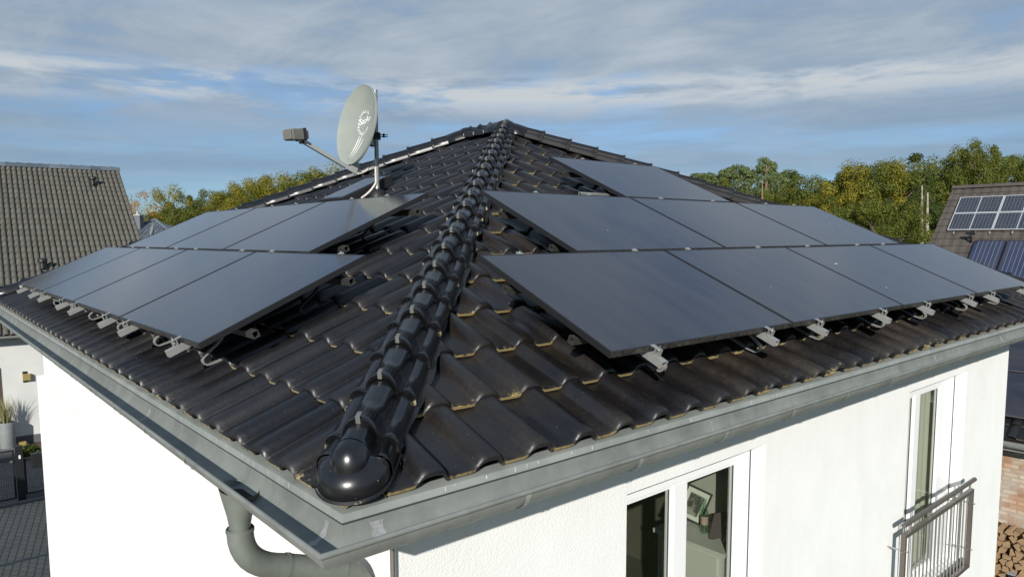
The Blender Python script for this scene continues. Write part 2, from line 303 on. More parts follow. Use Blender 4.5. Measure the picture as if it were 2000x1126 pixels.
l.new(mr_.outputs[0], mi.inputs[0]); l.new(br_.outputs['Color'], mi.inputs[6]); l.new(mi.outputs[2], n['Principled BSDF'].inputs['Base Color']); sx = n.new('ShaderNodeSeparateXYZ'); cx_ = n.new('ShaderNodeCombineXYZ'); l.new(n['Texture Coordinate'].outputs['Object'], sx.inputs[0]); l.new(sx.outputs[1], cx_.inputs[0]); l.new(sx.outputs[2], cx_.inputs[1]); l.new(cx_.outputs[0], br_.inputs['Vector']); M['brick'] = bm_
pm_, mp_, br_, mr_ = brick_mat('grey_interlocking_pavers', (.38, .32, .25), (.31, .265, .21), (.15, .13, .10), 1, .225, .135, .012)
mp_.inputs['Rotation'].default_value = (0, 0, R_(-78)); M['paver'] = pm_
def leaf_mat(name, cols, trans=.2):
    m = bpy.data.materials.new(name); m.use_nodes = True; n = m.node_tree.nodes; l = m.node_tree.links; b = n['Principled BSDF']
    g = n.new('ShaderNodeNewGeometry'); cr = n.new('ShaderNodeValToRGB'); cr.color_ramp.interpolation = 'LINEAR'
    t = n.new('ShaderNodeTexCoord'); oi = n.new('ShaderNodeObjectInfo'); ad = n.new('ShaderNodeVectorMath'); ad.operation = 'ADD'; sc = n.new('ShaderNodeVectorMath'); sc.operation = 'SCALE'; sc.inputs[3].default_value = 1.0
    cbx = n.new('ShaderNodeCombineXYZ'); l.new(oi.outputs['Random'], cbx.inputs[0]); s2 = n.new('ShaderNodeVectorMath'); s2.operation = 'SCALE'; s2.inputs[3].default_value = 40; l.new(cbx.outputs[0], s2.inputs[0])
    l.new(t.outputs['Object'], ad.inputs[0]); l.new(s2.outputs[0], ad.inputs[1])
    no = n.new('ShaderNodeTexNoise'); no.inputs['Scale'].default_value = .38; no.inputs['Detail'].default_value = 3; l.new(ad.outputs[0], no.inputs['Vector'])
    mm = n.new('ShaderNodeMath'); mm.operation = 'MULTIPLY_ADD'; l.new(g.outputs['Random Per Island'], mm.inputs[0]); mm.inputs[1].default_value = .45; 
    m0 = n.new('ShaderNodeMapRange'); m0.inputs[1].default_value = .36; m0.inputs[2].default_value = .64; m0.inputs[4].default_value = .55; l.new(no.outputs['Fac'], m0.inputs[0]); l.new(m0.outputs[0], mm.inputs[2])
    l.new(mm.outputs[0], cr.inputs[0]); e = cr.color_ramp.elements
    for i, c in enumerate(cols):
        q = e[i] if i < 2 else e.new(i/(len(cols)-1)); q.color = (*c, 1)
    for i, q in enumerate(sorted(e, key=lambda z: z.position)): pass
    e[0].position = 0; e[1].position = 1/(len(cols)-1) if len(cols) > 2 else 1
    l.new(cr.outputs[0], b.inputs['Base Color']); b.inputs['Roughness'].default_value = .6; b.inputs['Specular IOR Level'].default_value = .25
    tr = n.new('ShaderNodeBsdfTranslucent'); l.new(cr.outputs[0], tr.inputs[0]); x = n.new('ShaderNodeMixShader'); x.inputs[0].default_value = trans
    l.new(b.outputs[0], x.inputs[1]); l.new(tr.outputs[0], x.inputs[2]); l.new(x.outputs[0], n['Material Output'].inputs[0]); return m
M['leaf_green'] = leaf_mat('oak_leaves_green', [(.032, .054, .009), (.068, .092, .013), (.125, .135, .017), (.22, .19, .022)])
M['leaf_yellow'] = leaf_mat('oak_leaves_yellowing', [(.06, .08, .011), (.14, .14, .016), (.25, .21, .02), (.36, .25, .025)])
M['leaf_orange'] = leaf_mat('oak_leaves_orange', [(.16, .10, .015), (.32, .16, .02), (.38, .17, .02), (.40, .23, .03)])
M['leaf_dark'] = leaf_mat('dark_green_leaves', [(.018, .034, .010), (.035, .058, .012), (.06, .085, .015), (.10, .11, .02)])
M['needle'] = leaf_mat('pine_needles', [(.035, .065, .024), (.08, .12, .042), (.14, .18, .065), (.20, .21, .08)])
M['grassblade'] = leaf_mat('ornamental_grass', [(.10, .14, .04), (.20, .22, .08), (.33, .30, .14), (.38, .34, .2)])
# ------------------------------------------------------------------ generic tiled slope
TH = .41794; CT, ST = cos(TH), sin(TH); XC, YC = 9.62, 10.42           # hip sums of the main roof
def frame(O, T, S_, N_): 
    O, T, S_, N_ = V(O), V(T), V(S_), V(N_)
    return lambda t, s, h=0.0: O+T*t+S_*s+N_*h
FA = frame((0, 0, 0), (1, 0, 0), (0, CT, ST), (0, -ST, CT))
FB = frame((0, 0, 0), (0, -1, 0), (CT, 0, ST), (-ST, 0, CT))
FD = frame((XC, 0, 0), (0, 1, 0), (-CT, 0, ST), (ST, 0, CT))
FC = frame((0, YC, 0), (-1, 0, 0), (0, -CT, ST), (0, ST, CT))
W_, L_, SN, HN = .282, .397, -.459, -.294
PROF = [(0, -.010), (.003, -.008), (.006, .010), (.010, .010), (.014, .001), (.06, 0), (.118, 0), (.130, .005), (.141, .017), (.151, .033), (.163, .046), (.180, .054), (.202, .057), (.226, .055), (.245, .048), (.259, .036), (.270, .020), (.2765, -.004)]
PROF_S = [(0, .003), (.098, 0), (.125, .015), (.156, .045), (.20, .058), (.248, .051), (.272, .026), (.281, .004)]
def tiles(F, t0, k0, k1, s0, rows, w=W_, L=L_, h0=HN, lift=.030, prof=PROF, thick=.020, lod=0, jit=.0015, rnd=random.Random(3)):
    mb = MB(); sc = w/.282
    S = [0, .004, .02, .05, .5*L, L+.03] if lod == 0 else [0, .03, L+.03]
    K = [.62, .76, .91, .98, 1, 1] if lod == 0 else [.88, 1, 1]
    for r in range(rows):
        for k in range(k0, k1):
            dt = rnd.uniform(-jit, jit); ds = rnd.uniform(-jit, jit); dh = rnd.uniform(-jit, jit)*.7; tilt = rnd.uniform(-1, 1)*jit
            def P(u, h, s, extra=0): 
                lf = lift*(1-s/L)-(.004 if s == 0 and lod == 0 else 0)
                return F(t0+k*w+u*sc+dt, s0+r*L+s+ds, h0-lift+lf+h+dh+tilt*(u/.28-.5)+extra)
            rowsv = []; att = []
            for s, kk in zip(S, K):
                rowsv.append([P(u, h*kk, s) for u, h in prof])
                for u, h in prof: 
                    a = (.60 if s == 0 else .40 if s < .03 else .18 if s < .1 else .2 if s < .4*L else .05) if h < .0145 else (.3 if s == 0 and u > .27 else .16 if s < .025 else .06 if s < .06 else 0)
                    att.append(a)
            mb.strip(rowsv, att=att)
            fr = [P(u, h*K[0], 0) for u, h in prof]; lo = [P(u, h*K[0], .002, -thick*(1.0 if h < .02 else .75)) for u, h in prof]
            mb.strip([lo, fr], att=[(1.0 if h < .014 else .22) for u, h in prof]*2)
            ub = [P(u, h, .09, -thick) for u, h in prof]; mb.strip([ub, lo], att=[.1]*2*len(prof))
            # right edge of the roll hanging over the next pan
            e = [P(prof[-1][0], prof[-1][1]*kk, s) for s, kk in zip(S, K)]; e2 = [P(prof[-1][0]-.004, prof[-1][1]*kk-.008, s) for s, kk in zip(S, K)]
            mb.strip([e2, e], att=[.12]*2*len(S))
    return mb
# ================================================================== MAIN HOUSE
G = -5.9; WX0, WY0, WX1, WY1 = .234, .234, XC-.234, 10.5
house = empty('house', (5, 5.5, G), 'white two-storey house under a dark glazed hip roof filling the foreground', 'house')
# hips: near x=y, right x+y=XC, far left y=YC-x ; ridge x=XC/2
HX = XC/2
def vp(co, no): return (V(co), V(no))
slopes = [('roof_tiles', FA, -.127, -2, 38, [vp((0, 0, 0), (-1, 1, 0)), vp((XC, 0, 0), (1, 1, 0))], M['tileA'], 14, 0),
          ('roof_tiles', FB, -.095, -40, 3, [vp((0, 0, 0), (1, -1, 0)), vp((0, YC, 0), (1, 1, 0)), vp((HX, 0, 0), (1, 0, 0))], M['tileB'], 14, 0),
          ('roof_tiles', FD, -.127, -3, 42, [vp((XC, 0, 0), (-1, -1, 0)), vp((XC, YC, 0), (-1, 1, 0)), vp((HX, 0, 0), (-1, 0, 0))], M['tileB'], 14, 1),
          ('roof_tiles', FC, -.095, -40, 4, [vp((0, YC, 0), (-1, -1, 0)), vp((XC, YC, 0), (1, -1, 0))], M['tileB'], 14, 1)]
for nm, F, t0, k0, k1, clip, mt, rows, lod in slopes:
    if F is FD or F is FC: k0, k1 = (-3, 42) if F is FD else (-38, 4)
    tiles(F, t0, k0, k1, SN, rows, prof=PROF if lod == 0 else PROF_S, lod=lod).build(nm, mt, house, smooth=True, att=True, clip=clip, sharp=50)
mb = MB(); e_ = -.27; zb = (e_*ST/CT)-.335/CT; A_ = HX; zt = zb+(A_-e_)*ST/CT
c4 = [(e_, e_, zb), (XC-e_, e_, zb), (XC-e_, YC-e_, zb), (e_, YC-e_, zb)]; r1, r2 = (HX, HX, zt), (HX, YC-HX, zt)
mb.quad(c4[0], c4[1], r1); mb.quad(c4[1], c4[2], r2, r1); mb.quad(c4[2], c4[3], r2); mb.quad(c4[3], c4[0], r1, r2); mb.quad(*[V(c)-V((0, 0, .03)) for c in c4[::-1]])
mb.build('roof_deck', M['under'], house)
# eave flashing + gutter : profile swept round the four eaves (o = outwards, z)
def around(o): return [V((-o, -o, 0)), V((XC+o, -o, 0)), V((XC+o, YC+o, 0)), V((-o, YC+o, 0)), V((-o, -o, 0))]
def sweep(prof, name, mt, seg=14, smooth=True):
    mb = MB(); rows = []
    for k in range(4):
        for j in range(seg):
            f = j/seg; rows.append([around(o)[k].lerp(around(o)[k+1], f)+V((0, 0, z)) for o, z in prof])
    rows.append([around(o)[0]+V((0, 0, z)) for o, z in prof])
    mb.strip(rows); return mb.build(name, mt, house, smooth=smooth, sharp=35)
sweep([(.20, -.470), (.285, -.482), (.307, -.486), (.3125, -.514), (.3105, -.515)], 'eave_flashing', M['zinc'])
sweep([(.3128, -.5145), (.3135, -.5175), (.3128, -.5205)], 'flashing_shadow_line', M['gasket'])  # dark strip drawn in for the shadow line below the flashing edge
gc, gz, gr_ = .385, -.538, .076
gp = [(.303, -.495), (.3035, -.516)]+[(gc-gr_*cos(a), gz-gr_*sin(a)) for a in [R_(x) for x in range(0, 181, 12)]]
bead = [(gc+gr_+.008-.010*cos(a), gz+.004+.010*sin(a)) for a in [R_(x) for x in range(0, 300, 30)]]
gout = [(gc-(gr_+.003)*cos(a), gz-(gr_+.003)*sin(a)) for a in [R_(x) for x in range(180, -1, -12)]]
sweep(gp+bead+gout, 'gutter', M['zinc_dark'])
# gutter brackets wrap the belly, folded tabs over the bead
mb = MB()
def bracket(side, q):
    pr = [(gc-(gr_+.0075)*cos(a), gz-(gr_+.0075)*sin(a)) for a in [R_(x) for x in range(8, 189, 12)]]
    for d in (0,):
        a = []; b = []
        for o, z in pr:
            if side == 0: a.append(V((q-.014, -o, z))); b.append(V((q+.014, -o, z)))
            else: a.append(V((-o, q-.014, z))); b.append(V((-o, q+.014, z)))
        mb.strip([a, b])
for sd_i, q0 in ((0, .42), (1, .95)):
    for i in range(14):
        mb = MB(); bracket(sd_i, q0+i*.70); mb.build('gutter_bracket', M['zinc'], house)
# solder patches inside the near corner and at joints
mb = MB()
def patch(side, q, wd, a0=-10, a1=95):
    pr = [(gc-(gr_-.0015)*cos(a), gz-(gr_-.0015)*sin(a)) for a in [R_(x) for x in range(a0+12, a1, 12)]]
    a = []; b = []
    for i, (o, z) in enumerate(pr):
        j = .006*sin(i*2.1+q*9)
        if side == 0: a.append(V((q+j, -o, z))); b.append(V((q+wd-j*.6, -o, z)))
        else: a.append(V((-o, q+j, z))); b.append(V((-o, q+wd-j*.6, z)))
    mb.strip([a, b])
for a_ in ((0, -.20, .05), (1, -.21, .03), (0, 5.15, .03), (0, 6.9, .05), (1, 2.1, .03), (0, 1.9, .015), (1, 3.9, .02)):
    mb = MB(); patch(*a_); mb.build('solder_seam', M['zinc_weld'], house)
# bird lime and dirt flecks on flashing are modelled as small chips
mb = MB(); rr = random.Random(5)
for i in range(34):
    q = rr.uniform(.1, 8); ln = rr.uniform(.008, .022)
    mb.quad((q, -.3105, -.489), (q+.003, -.3105, -.489), (q+.003+rr.uniform(-.003, .003), -.3112, -.489-ln), (q, -.3112, -.489-ln*.8))
    mb.quad((-.3105, q, -.489), (-.3105, q+.003, -.489), (-.3112, q+.003, -.489-ln), (-.3112, q, -.489-ln*.8))
mb.build('lime_stain', M['whiteink'], house)
# downpipe : funnel, swan neck, run along the wall
fy = .475
mb = MB(); pts = []
for i, (r, z) in enumerate([(.098, -.585), (.083, -.64), (.066, -.70), (.059, -.74), (.057, -.77)]):
    pts.append([V((-gc+r*.74*cos(2*pi*k/24), fy+r*(1.5 if i < 2 else 1.2 if i == 2 else 1)*sin(2*pi*k/24)*(.9), z)) for k in range(24)])
mb.strip(pts, closed=True)
dp = mb.build('downpipe', M['zinc_pipe'], house, smooth=True)
def arc(p0, p1, p2, n=9):
    return [V(p0)*(1-t)**2+V(p1)*2*t*(1-t)+V(p2)*t*t for t in [i/n for i in range(n+1)]]
A0 = V((-gc, fy, -.78)); A1 = V((-gc, fy, -.935)); A2 = V((-gc+.18, fy-.02, -.975)); A3 = V((.05, fy-.05, -1.065)); A4 = V((.165, fy-.06, -1.105)); A5 = V((.165, fy-.06, -1.26))
pp = [V((-gc, fy, -.755))]+arc(A0, A1, A2)+arc(A3, A4, A5)+[V((.165, fy-.06, G))]
MB().tube(pp, .055, 24, False).build('pipe', M['zinc_pipe'], dp, smooth=True)
for a, b in ((V((-gc, fy, -.76)), V((-gc, fy, -.772))), (A2+V((.0, 0, 0)), A2+V((.015, 0, -.006))), (A3, A3+V((.012, 0, -.004))), (V((.165, fy-.06, -1.30)), V((.165, fy-.06, -1.315))), (V((.165, fy-.06, -1.7)), V((.165, fy-.06, -1.74)))):
    MB().tube([a, b], .0585, 24).build('pipe_collar', M['zinc_pipe'], dp, smooth=True)
MB().tube([(.20, .21, -.70), (.20, .21, -1.10)], .012, 10).build('rod', M['steel'], dp, smooth=True)
mb = MB(); mb.add([V((-gc+.045*cos(2*pi*k/20), fy-.02+.085*sin(2*pi*k/20), gz-gr_+.008)) for k in range(20)], [tuple(range(20))]); mb.build('outlet_hole', M['under'], house)
# walls with openings
O1 = (1.86, 3.46, -3.25, -1.09); O2 = (6.19, 7.85, -3.34, -1.09); D_ = .125
def wall_front(ops, z0, z1, x0, x1, y):
    mb = MB(); xs = x0
    for (a, b, c, d) in ops:
        mb.quad((xs, y, z0), (a, y, z0), (a, y, z1), (xs, y, z1)); mb.quad((a, y, z0), (b, y, z0), (b, y, c), (a, y, c)); mb.quad((a, y, d), (b, y, d), (b, y, z1), (a, y, z1)); xs = b
    mb.quad((xs, y, z0), (x1, y, z0), (x1, y, z1), (xs, y, z1)); return mb
ZT = -.50
wf = wall_front((O1, O2), G, ZT, WX0, WX1, WY0); wf.quad((WX1, WY0, G), (WX1, WY1, G), (WX1, WY1, ZT), (WX1, WY0, ZT)); wf.quad((WX1, WY1, G), (WX0, WY1, G), (WX0, WY1, ZT), (WX1, WY1, ZT))
wf.build('wall', M['plaster'], house, recalc=False)
mb = MB(); mb.quad((WX0, WY1, G), (WX0, WY0, G), (WX0, WY0, ZT), (WX0, WY1, ZT)); mb.box((WX0-.10, 6.25, G), (WX0+.02, WY1-.001, -1.62))
mb.build('wall', M['plaster_left'], house, recalc=False)
mb = MB(); mb.quad((WX0-.5, WY0-.5, ZT), (WX1+.5, WY0-.5, ZT), (WX1+.5, WY1+.35, ZT), (WX0-.5, WY1+.35, ZT)); mb.build('soffit', M['reveal'], house)
for (a, b, c, d) in (O1, O2):
    y0, y1 = WY0, WY0+D_+.09; mb = MB()
    mb.quad((a, y0, c), (a, y1, c), (a, y1, d), (a, y0, d)); mb.quad((b, y0, c), (b, y0, d), (b, y1, d), (b, y1, c)); mb.quad((a, y0, d), (a, y1, d), (b, y1, d), (b, y0, d)); mb.quad((a, y0, c), (b, y0, c), (b, y1, c), (a, y1, c))
    mb.build('window_reveal', M['reveal'], house, recalc=False)
    mb = MB(); mb.box((b-.006, WY0+D_-.008, c), (b-.0005, WY0+D_-.0005, d)); mb.box((a, WY0+D_-.008, d-.006), (b-.006, WY0+D_-.0005, d-.0005)); mb.build('window_seal', M['gasket'], house)
def window(op, panes, name, fr=.07, y=None):
    a, b, c, d = op; y = WY0+D_
    f = MB(); f.box((a, y, d-.125), (b, y+.07, d)); f.box((a, y, c), (b, y+.07, c+.09)); xs = a
    for (p, q) in panes:
        f.box((xs, y+.001, c+.09), (p, y+.069, d-.125)); xs = q
    f.box((xs, y+.001, c+.09), (b, y+.069, d-.125)); fo = f.build(name, M['upvc'], house, bevel=.004)
    for (p, q) in panes:
        m = MB(); g = .022                                           # sash glazing bead, stepped back
        m.box((p, y+.012, d-.125-g), (q, y+.06, d-.1255)); m.box((p, y+.012, c+.0905), (q, y+.06, c+.09+g)); m.box((p+.0005, y+.012, c+.09+g), (p+g, y+.06, d-.125-g)); m.box((q-g, y+.012, c+.09+g), (q-.0005, y+.06, d-.125-g))
        m.build('sash', M['upvc'], fo)
        k = MB(); s_ = g+.006
        k.box((p+g, y+.026, c+.09+g), (p+s_, y+.034, d-.125-g)); k.box((q-s_, y+.026, c+.09+g), (q-g, y+.034, d-.125-g)); k.build('gasket', M['gasket'], fo)
        MB().quad((p+g, y+.03, c+.09+g), (q-g, y+.03, c+.09+g), (q-g, y+.03, d-.125-g), (p+g, y+.03, d-.125-g)).build('pane', M['glass'], fo, recalc=False)
    return fo
window(O1, [(2.00, 2.51), (2.65, 3.30)], 'window')
window(O2, [(6.33, 6.70), (6.84, 7.43)], 'balcony_door')
# rooms
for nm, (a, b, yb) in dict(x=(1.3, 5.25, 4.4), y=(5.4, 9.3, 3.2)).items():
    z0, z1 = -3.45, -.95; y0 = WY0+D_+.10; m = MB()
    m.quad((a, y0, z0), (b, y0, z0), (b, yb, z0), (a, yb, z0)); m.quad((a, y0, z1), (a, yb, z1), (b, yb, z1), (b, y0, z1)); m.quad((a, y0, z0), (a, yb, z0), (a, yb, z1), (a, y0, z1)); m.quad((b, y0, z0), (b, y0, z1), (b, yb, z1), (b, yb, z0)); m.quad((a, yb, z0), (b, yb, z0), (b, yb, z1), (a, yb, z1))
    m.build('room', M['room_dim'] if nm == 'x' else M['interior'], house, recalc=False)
MB().box((3.80, WY0+D_+.101, -3.449), (3.90, 1.22, -.951)).build('partition', M['interior'], house)
MB().box((6.0, WY0-.06, -3.39), (8.0, WY0+D_, -3.342)).build('sill', M['granite'], house)
# ---- hip and ridge cap tiles
CAP = [(-.150, -.022), (-.149, .002), (-.143, .022), (-.130, .038), (-.113, .046), (-.096, .046), (-.084, .038), (-.077, .036), (-.072, .048), (-.066, .069), (-.055, .091), (-.040, .107), (-.021, .117), (0, .120)]
CAP = CAP+[(-x, z) for x, z in CAP[-2::-1]]; CAP = [(x*.92, z*.96) for x, z in CAP]
def cap_tile(p0, p1, lift0=.013, taper=.945, wing=1.0, mt=None, name='hip_tile', clip=True, n_up=None):
    """one cap from its lower end p0 to its upper end p1"""
    p0, p1 = V(p0), V(p1); d = (p1-p0); Lc = d.length; d.normalize(); side = d.cross(V((0, 0, 1))).normalized(); upv = side.cross(d).normalized()
    def P(x, z, s, k, lf): return p0+d*s+side*(x*k)+upv*(z*k+lf)
    St = [(0, 1.04, lift0), (.004, 1.055, lift0+.001), (.028, 1.055, lift0+.001), (.033, 1.0, lift0), (Lc*.5, .975, lift0*.5), (Lc+.03, taper, 0)]
    mb = MB(); rows = []; att = []
    for s, k, lf in St:
        rows.append([P(x, z, s, k, lf) for x, z in CAP]); att += [(.28 if abs(x) > .136 and s < .02 else .22 if abs(x) > .13 else 0.05 if s < .01 else 0) for x, z in CAP]
    mb.strip(rows, att=att)
    lo = [P(x*.93, z-.013, .004, 1.0, lift0) for x, z in CAP]; mb.strip([lo, rows[0]], att=[(.66 if abs(x) > .134 else .2) for x, z in CAP]*2)
    l2 = [P(x*.93, z-.013, .08, .97, lift0*.8) for x, z in CAP]; mb.strip([l2, lo], att=[.2]*2*len(CAP))
    rw = [P(x, z-.012, St[i][0], St[i][1], St[i][2]) for i in range(6) for (x, z) in (CAP[0],)]; 
    mb.strip([[r[0] for r in rows], rw], att=[.3]*12); rw2 = [P(CAP[-1][0], CAP[-1][1]-.012, s, k, lf) for s, k, lf in St]; mb.strip([rw2, [r[-1] for r in rows]], att=[.3]*12)
    o = mb.build(name, mt or M['cap'], house, smooth=True, att=True, sharp=55)
    if clip:
        c = MB(); z0 = .120*1.055+lift0+.006
        c.strip([[p0+side*sx+upv*(z0+dz)+d*s for s, dz in ((-.004, -.03), (-.004, 0), (.012, .0015), (.034, .0))] for sx in (-.009, .009)])
        c.build('clip', M['clipm'], o)
    return o
# near hip : spacing measured from its clips
hz = lambda q: q*ST/CT-.262/CT+.012            # height of cap feet line over the slopes' meeting line
hd = [-.127+.232*i for i in range(0, 22)]
h0 = [q for q in hd if q < 4.78]
for q in h0: cap_tile((q, q, hz(q)), (q+.232, q+.232, hz(q+.232)))
def hip_line(a, b, n, mt=None):
    a, b = V(a), V(b)
    for i in range(n): cap_tile(a.lerp(b, i/n), a.lerp(b, (i+1)/n), mt=mt)
zr = hz(HX)
hip_line((XC+.20, -.20, hz(-.20)), (HX+.10, HX-.10, zr-.04), 20, M['cap_dull'])
hip_line((-.20, YC+.20, hz(-.20)), (HX-.10, YC-HX+.10, zr-.04), 20)
hip_line((XC+.2, YC+.2, hz(-.2)), (HX+.1, YC-HX+.1, zr-.04), 20)
hip_line((HX, YC-HX-.05, zr), (HX, HX+.10, zr), 3)
# junction hoods
def hood(c, dirs):
    c = V(c); mb = MB()
    mb.strip([[c+V((.165*cos(a)**.8*cos(2*pi*k/28), .165*cos(a)**.8*sin(2*pi*k/28), .150*sin(a)-.02)) for k in range(28)] for a in [i/8*pi/2*.995 for i in range(9)]], closed=True, att=[0]*28*9)
    for dx, dy, dz in dirs:
        dd = V((dx, dy, dz)).normalized(); sd3 = dd.cross(V((0, 0, 1))).normalized(); u3 = sd3.cross(dd)
        mb.strip([[c+dd*s_+sd3*(.158*k*cos(a))+u3*(.148*k*sin(a)-.02) for a in [i/12*pi for i in range(13)]] for s_, k in ((0, .99), (.16, .99), (.27, .96), (.275, .90))], att=[0]*52)
    return mb.build('ridge_hood', M['cap'], house, smooth=True, att=True, sharp=60)
hood((HX, HX, zr), [(1, -1, -ST/CT), (0, 1, 0)]); hood((HX, YC-HX, zr), [(-1, 1, -ST/CT), (1, 1, -ST/CT)])
# closed rounded end cap
d = V((-1, -1, -ST/CT)).normalized(); side = V((1, -1, 0)).normalized(); upv = side.cross(-d).normalized(); upv = upv if upv.z > 0 else -upv
E0 = V((-.205, -.205, hz(-.205)+.006)); mb = MB(); rows = []; att = []; CAPE = [(-.139, -.045)]+CAP+[(.139, -.045)]
for s_, k in ((-.16, .96), (-.03, .96), (-.028, 1.02), (-.004, 1.02), (.002, .97)): rows.append([E0+d*s_+side*(x*k)+upv*(z*k if z > -.03 else z) for x, z in CAPE]); att += [.02]*len(CAPE)
for f in [i/14*pi/2 for i in range(15)]:
    cf = max(.003, cos(f)); rr_ = []
    for i in range(len(CAPE)):
        t = i/(len(CAPE)-1)*pi; rr_.append(E0+d*(.004+.148*sin(f))+side*(-.135*cos(t)*cf)+upv*(-.045+.106*sin(t)**.7*cf**.7))
    rows.append(rr_); att += [.02]*len(CAPE)
mb.strip(rows[:4], att=att[:4*len(CAPE)]); mb.strip(rows[4:], att=att[4*len(CAPE):])
bl = [[E0+d*s_+side*(-.071*cos(t))+upv*(.034+.082*sin(t)) for t in [k/14*pi for k in range(15)]] for s_ in (0, .035)]
bl += [[E0+d*(.035+.078*sin(f))+side*(-.071*cos(t)*cos(f))+upv*(.034-.045*(1-cos(f))+.082*sin(t)*cos(f)) for t in [k/14*pi for k in range(15)]] for f in [i/9*pi/2*.995 for i in range(1, 10)]]
bl = [[p-upv*.0 for p in rw_] for rw_ in bl]; mb.strip(bl, att=[0]*15*len(bl))
o = mb.build('hip_end_cap', M['cap'], house, smooth=True, att=True, sharp=70)
mb = MB(); a_, b_ = [], []
for x, s_ in [(-.139, -.15)]+[(-.139*cos(t), .006+.150*sin(t)) for t in [i/20*pi for i in range(21)]]+[(.139, -.15)]:
    a_.append(E0+d*s_+side*x+upv*-.040); b_.append(E0+d*s_*1.03+side*x*1.025+upv*-.052)
mb.strip([a_, b_], att=[.52]*len(a_)*2); mb.strip([b_, [p-upv*.004-d*.006 for p in b_]], att=[.3]*len(a_)*2); mb.build('cap_rim', M['cap'], o, smooth=True, att=True)
# pleated flashing strips showing on both sides of the hip
for sg, nm in ((1, 'A'), (-1, 'B')):
    mb = MB(); rr = random.Random(11+sg); rows = [[], [], []]
    q = -.30
    while q < 4.7:
        b0 = V((q, q, q*ST/CT-.262/CT))
        sd_ = V((1, 0, 0)) if sg > 0 else V((0, 1, 0)); wv = .205+.018*sin(q*7)+.006*sin(q*33); zf = .006*sin(q*520)+.004*sin(q*23)
        rows[0].append(b0+sd_*.06+V((0, 0, .05))); rows[1].append(b0+sd_*.14+V((0, 0, .035+zf))); rows[2].append(b0+sd_*(wv)+V((0, 0, .006+zf+.004*sin(q*60))))
        q += .006
    mb.strip(rows); mb.build('pleated_flashing', M['lead'], house)
mb = MB(); rows = [[], []]
for i in range(46):
    a = -pi*.75+(i/45-.5)*1.5; zz = .006*(i % 2)+.012
    rows[0].append(V((-.17+.11*cos(a), -.17+.11*sin(a), -.39))); rows[1].append(V((-.17+(.115+zz)*cos(a), -.17+(.115+zz)*sin(a), -.462)))
mb.strip(rows); mb.build('corner_brush', M['lead'], house)
# ---- roof exit hatch behind the dish (on slope B)
FBy = lambda y, s, h=0.0: FB(-y, s, h)
ht = MB(); y0_, y1_, s0_, s1_ = 4.78, 5.36, 2.56, 3.26
ht.box((y0_, s0_, -.26), (y1_, s1_, -.145), lambda p: FBy(p.x, p.y, p.z)); hf = ht.build('roof_window', M['alu_dark'], house, bevel=.006)
MB().box((y0_+.035, s0_+.035, -.144), (y1_-.035, s1_-.035, -.140), lambda p: FBy(p.x, p.y, p.z)).build('pane', M['pv'], hf)
# ================================================================== SOLAR PANELS
PL, PH = 1.755, 1.126
def panel_proto():
    e = empty('photovoltaic_module', (0, 0, 0)); f = MB(); b = .011
    MB().box((.0005, -.0012, -.033), (PL-.0005, -.0001, -.002)).build('dusty_edge', M['frame_dusty'], e); f.box((0, 0, -.035), (PL, b, 0)); f.box((0, PH-b, -.035), (PL, PH, 0)); f.box((0, b, -.035), (b, PH-b, 0)); f.box((PL-b, b, -.035), (PL, PH-b, 0))
    f.build('frame', M['alu_dark'], e, bevel=.0015)
    MB().box((b, b, -.012), (PL-b, PH-b, -.0015)).build('glass', M['pv'], e)
    MB().box((b, b, -.034), (PL-b, PH-b, -.0125)).build('backsheet', M['black'], e)
    return e
proto = panel_proto(); used = [False]
def MF(O, X, Y): 
    X, Y, O = V(X), V(Y), V(O); Z = X.cross(Y); return Matrix(((X.x, Y.x, Z.x, O.x), (X.y, Y.y, Z.y, O.y), (X.z, Y.z, Z.z, O.z), (0, 0, 0, 1)))
XA, YA = (1, 0, 0), (0, CT, ST); XB, YB = (0, -1, 0), (CT, 0, ST)
rowname = ['bottom', 'middle', 'top']
def place(side, row, i, n, Mx):
    pos = ORD[i]+' from the hip' if i < n-1 or n == 1 else 'farthest from the hip'
    if i == 0: pos = 'nearest the hip'
    if n == 1: lab = 'single black solar panel on its own at the top of the right-hand roof slope'
    else: lab = 'black solar panel on the %s-hand roof slope, %s row, %s' % (side, rowname[row] if side == 'right' or row == 0 else 'upper', pos)
    if side == 'left' and row == 1 and i == 0: lab = 'black solar panel just below the dish mast, mirroring the dish, upper row of left-hand slope'
    if not used[0]: o = proto; used[0] = True; o.matrix_world = Mx
    else: o = copy_tree(proto, Mx)
    tag(o, lab, 'solar panel', 'black solar panels mounted on the dark tiled roof')
SA, SB, RP = -.2322, -.237, 1.146
XR = [1.1967, 2.0453, 3.7846]; YR = [1.4766, 2.3169]
jr = random.Random(2)
for row, n in enumerate((4, 3, 1)):
    for i in range(n): place('right', row, i, n, MF(FA(XR[row]+i*1.775, SA+row*RP, jr.uniform(-.001, .001)), XA, YA))
for row, n in enumerate((4, 3)):
    for i in range(n): place('left', row, i, n, MF(FB(-(YR[row]+i*1.775+PL), SB+row*RP, jr.uniform(-.001, .001)), XB, YB))
# bird lime specks on the glass
mb = MB(); rr = random.Random(8)
for px, py, r in ((1633, 515, .022), (1630, 516, .012), (1731, 562, .012), (1187, 450, .008), (1620, 437, .012), (1640, 440, .01), (1505, 560, .006)):
    P0 = atplane(px, py, V((0, 0, 0)), V((0, -ST, CT)))+V((0, -ST, CT))*.0022
    mb.add([P0+V((cos(a)*r*.8, sin(a)*r*CT*.4, sin(a)*r*ST*.4)) for a in [k*pi/4+rr.uniform(-.2, .2) for k in range(8)]], [tuple(range(8))])
tag(mb.build('bird_dropping', M['whiteink']), 'scattered white bird droppings on the glass of the right-hand solar panels', 'bird droppings')
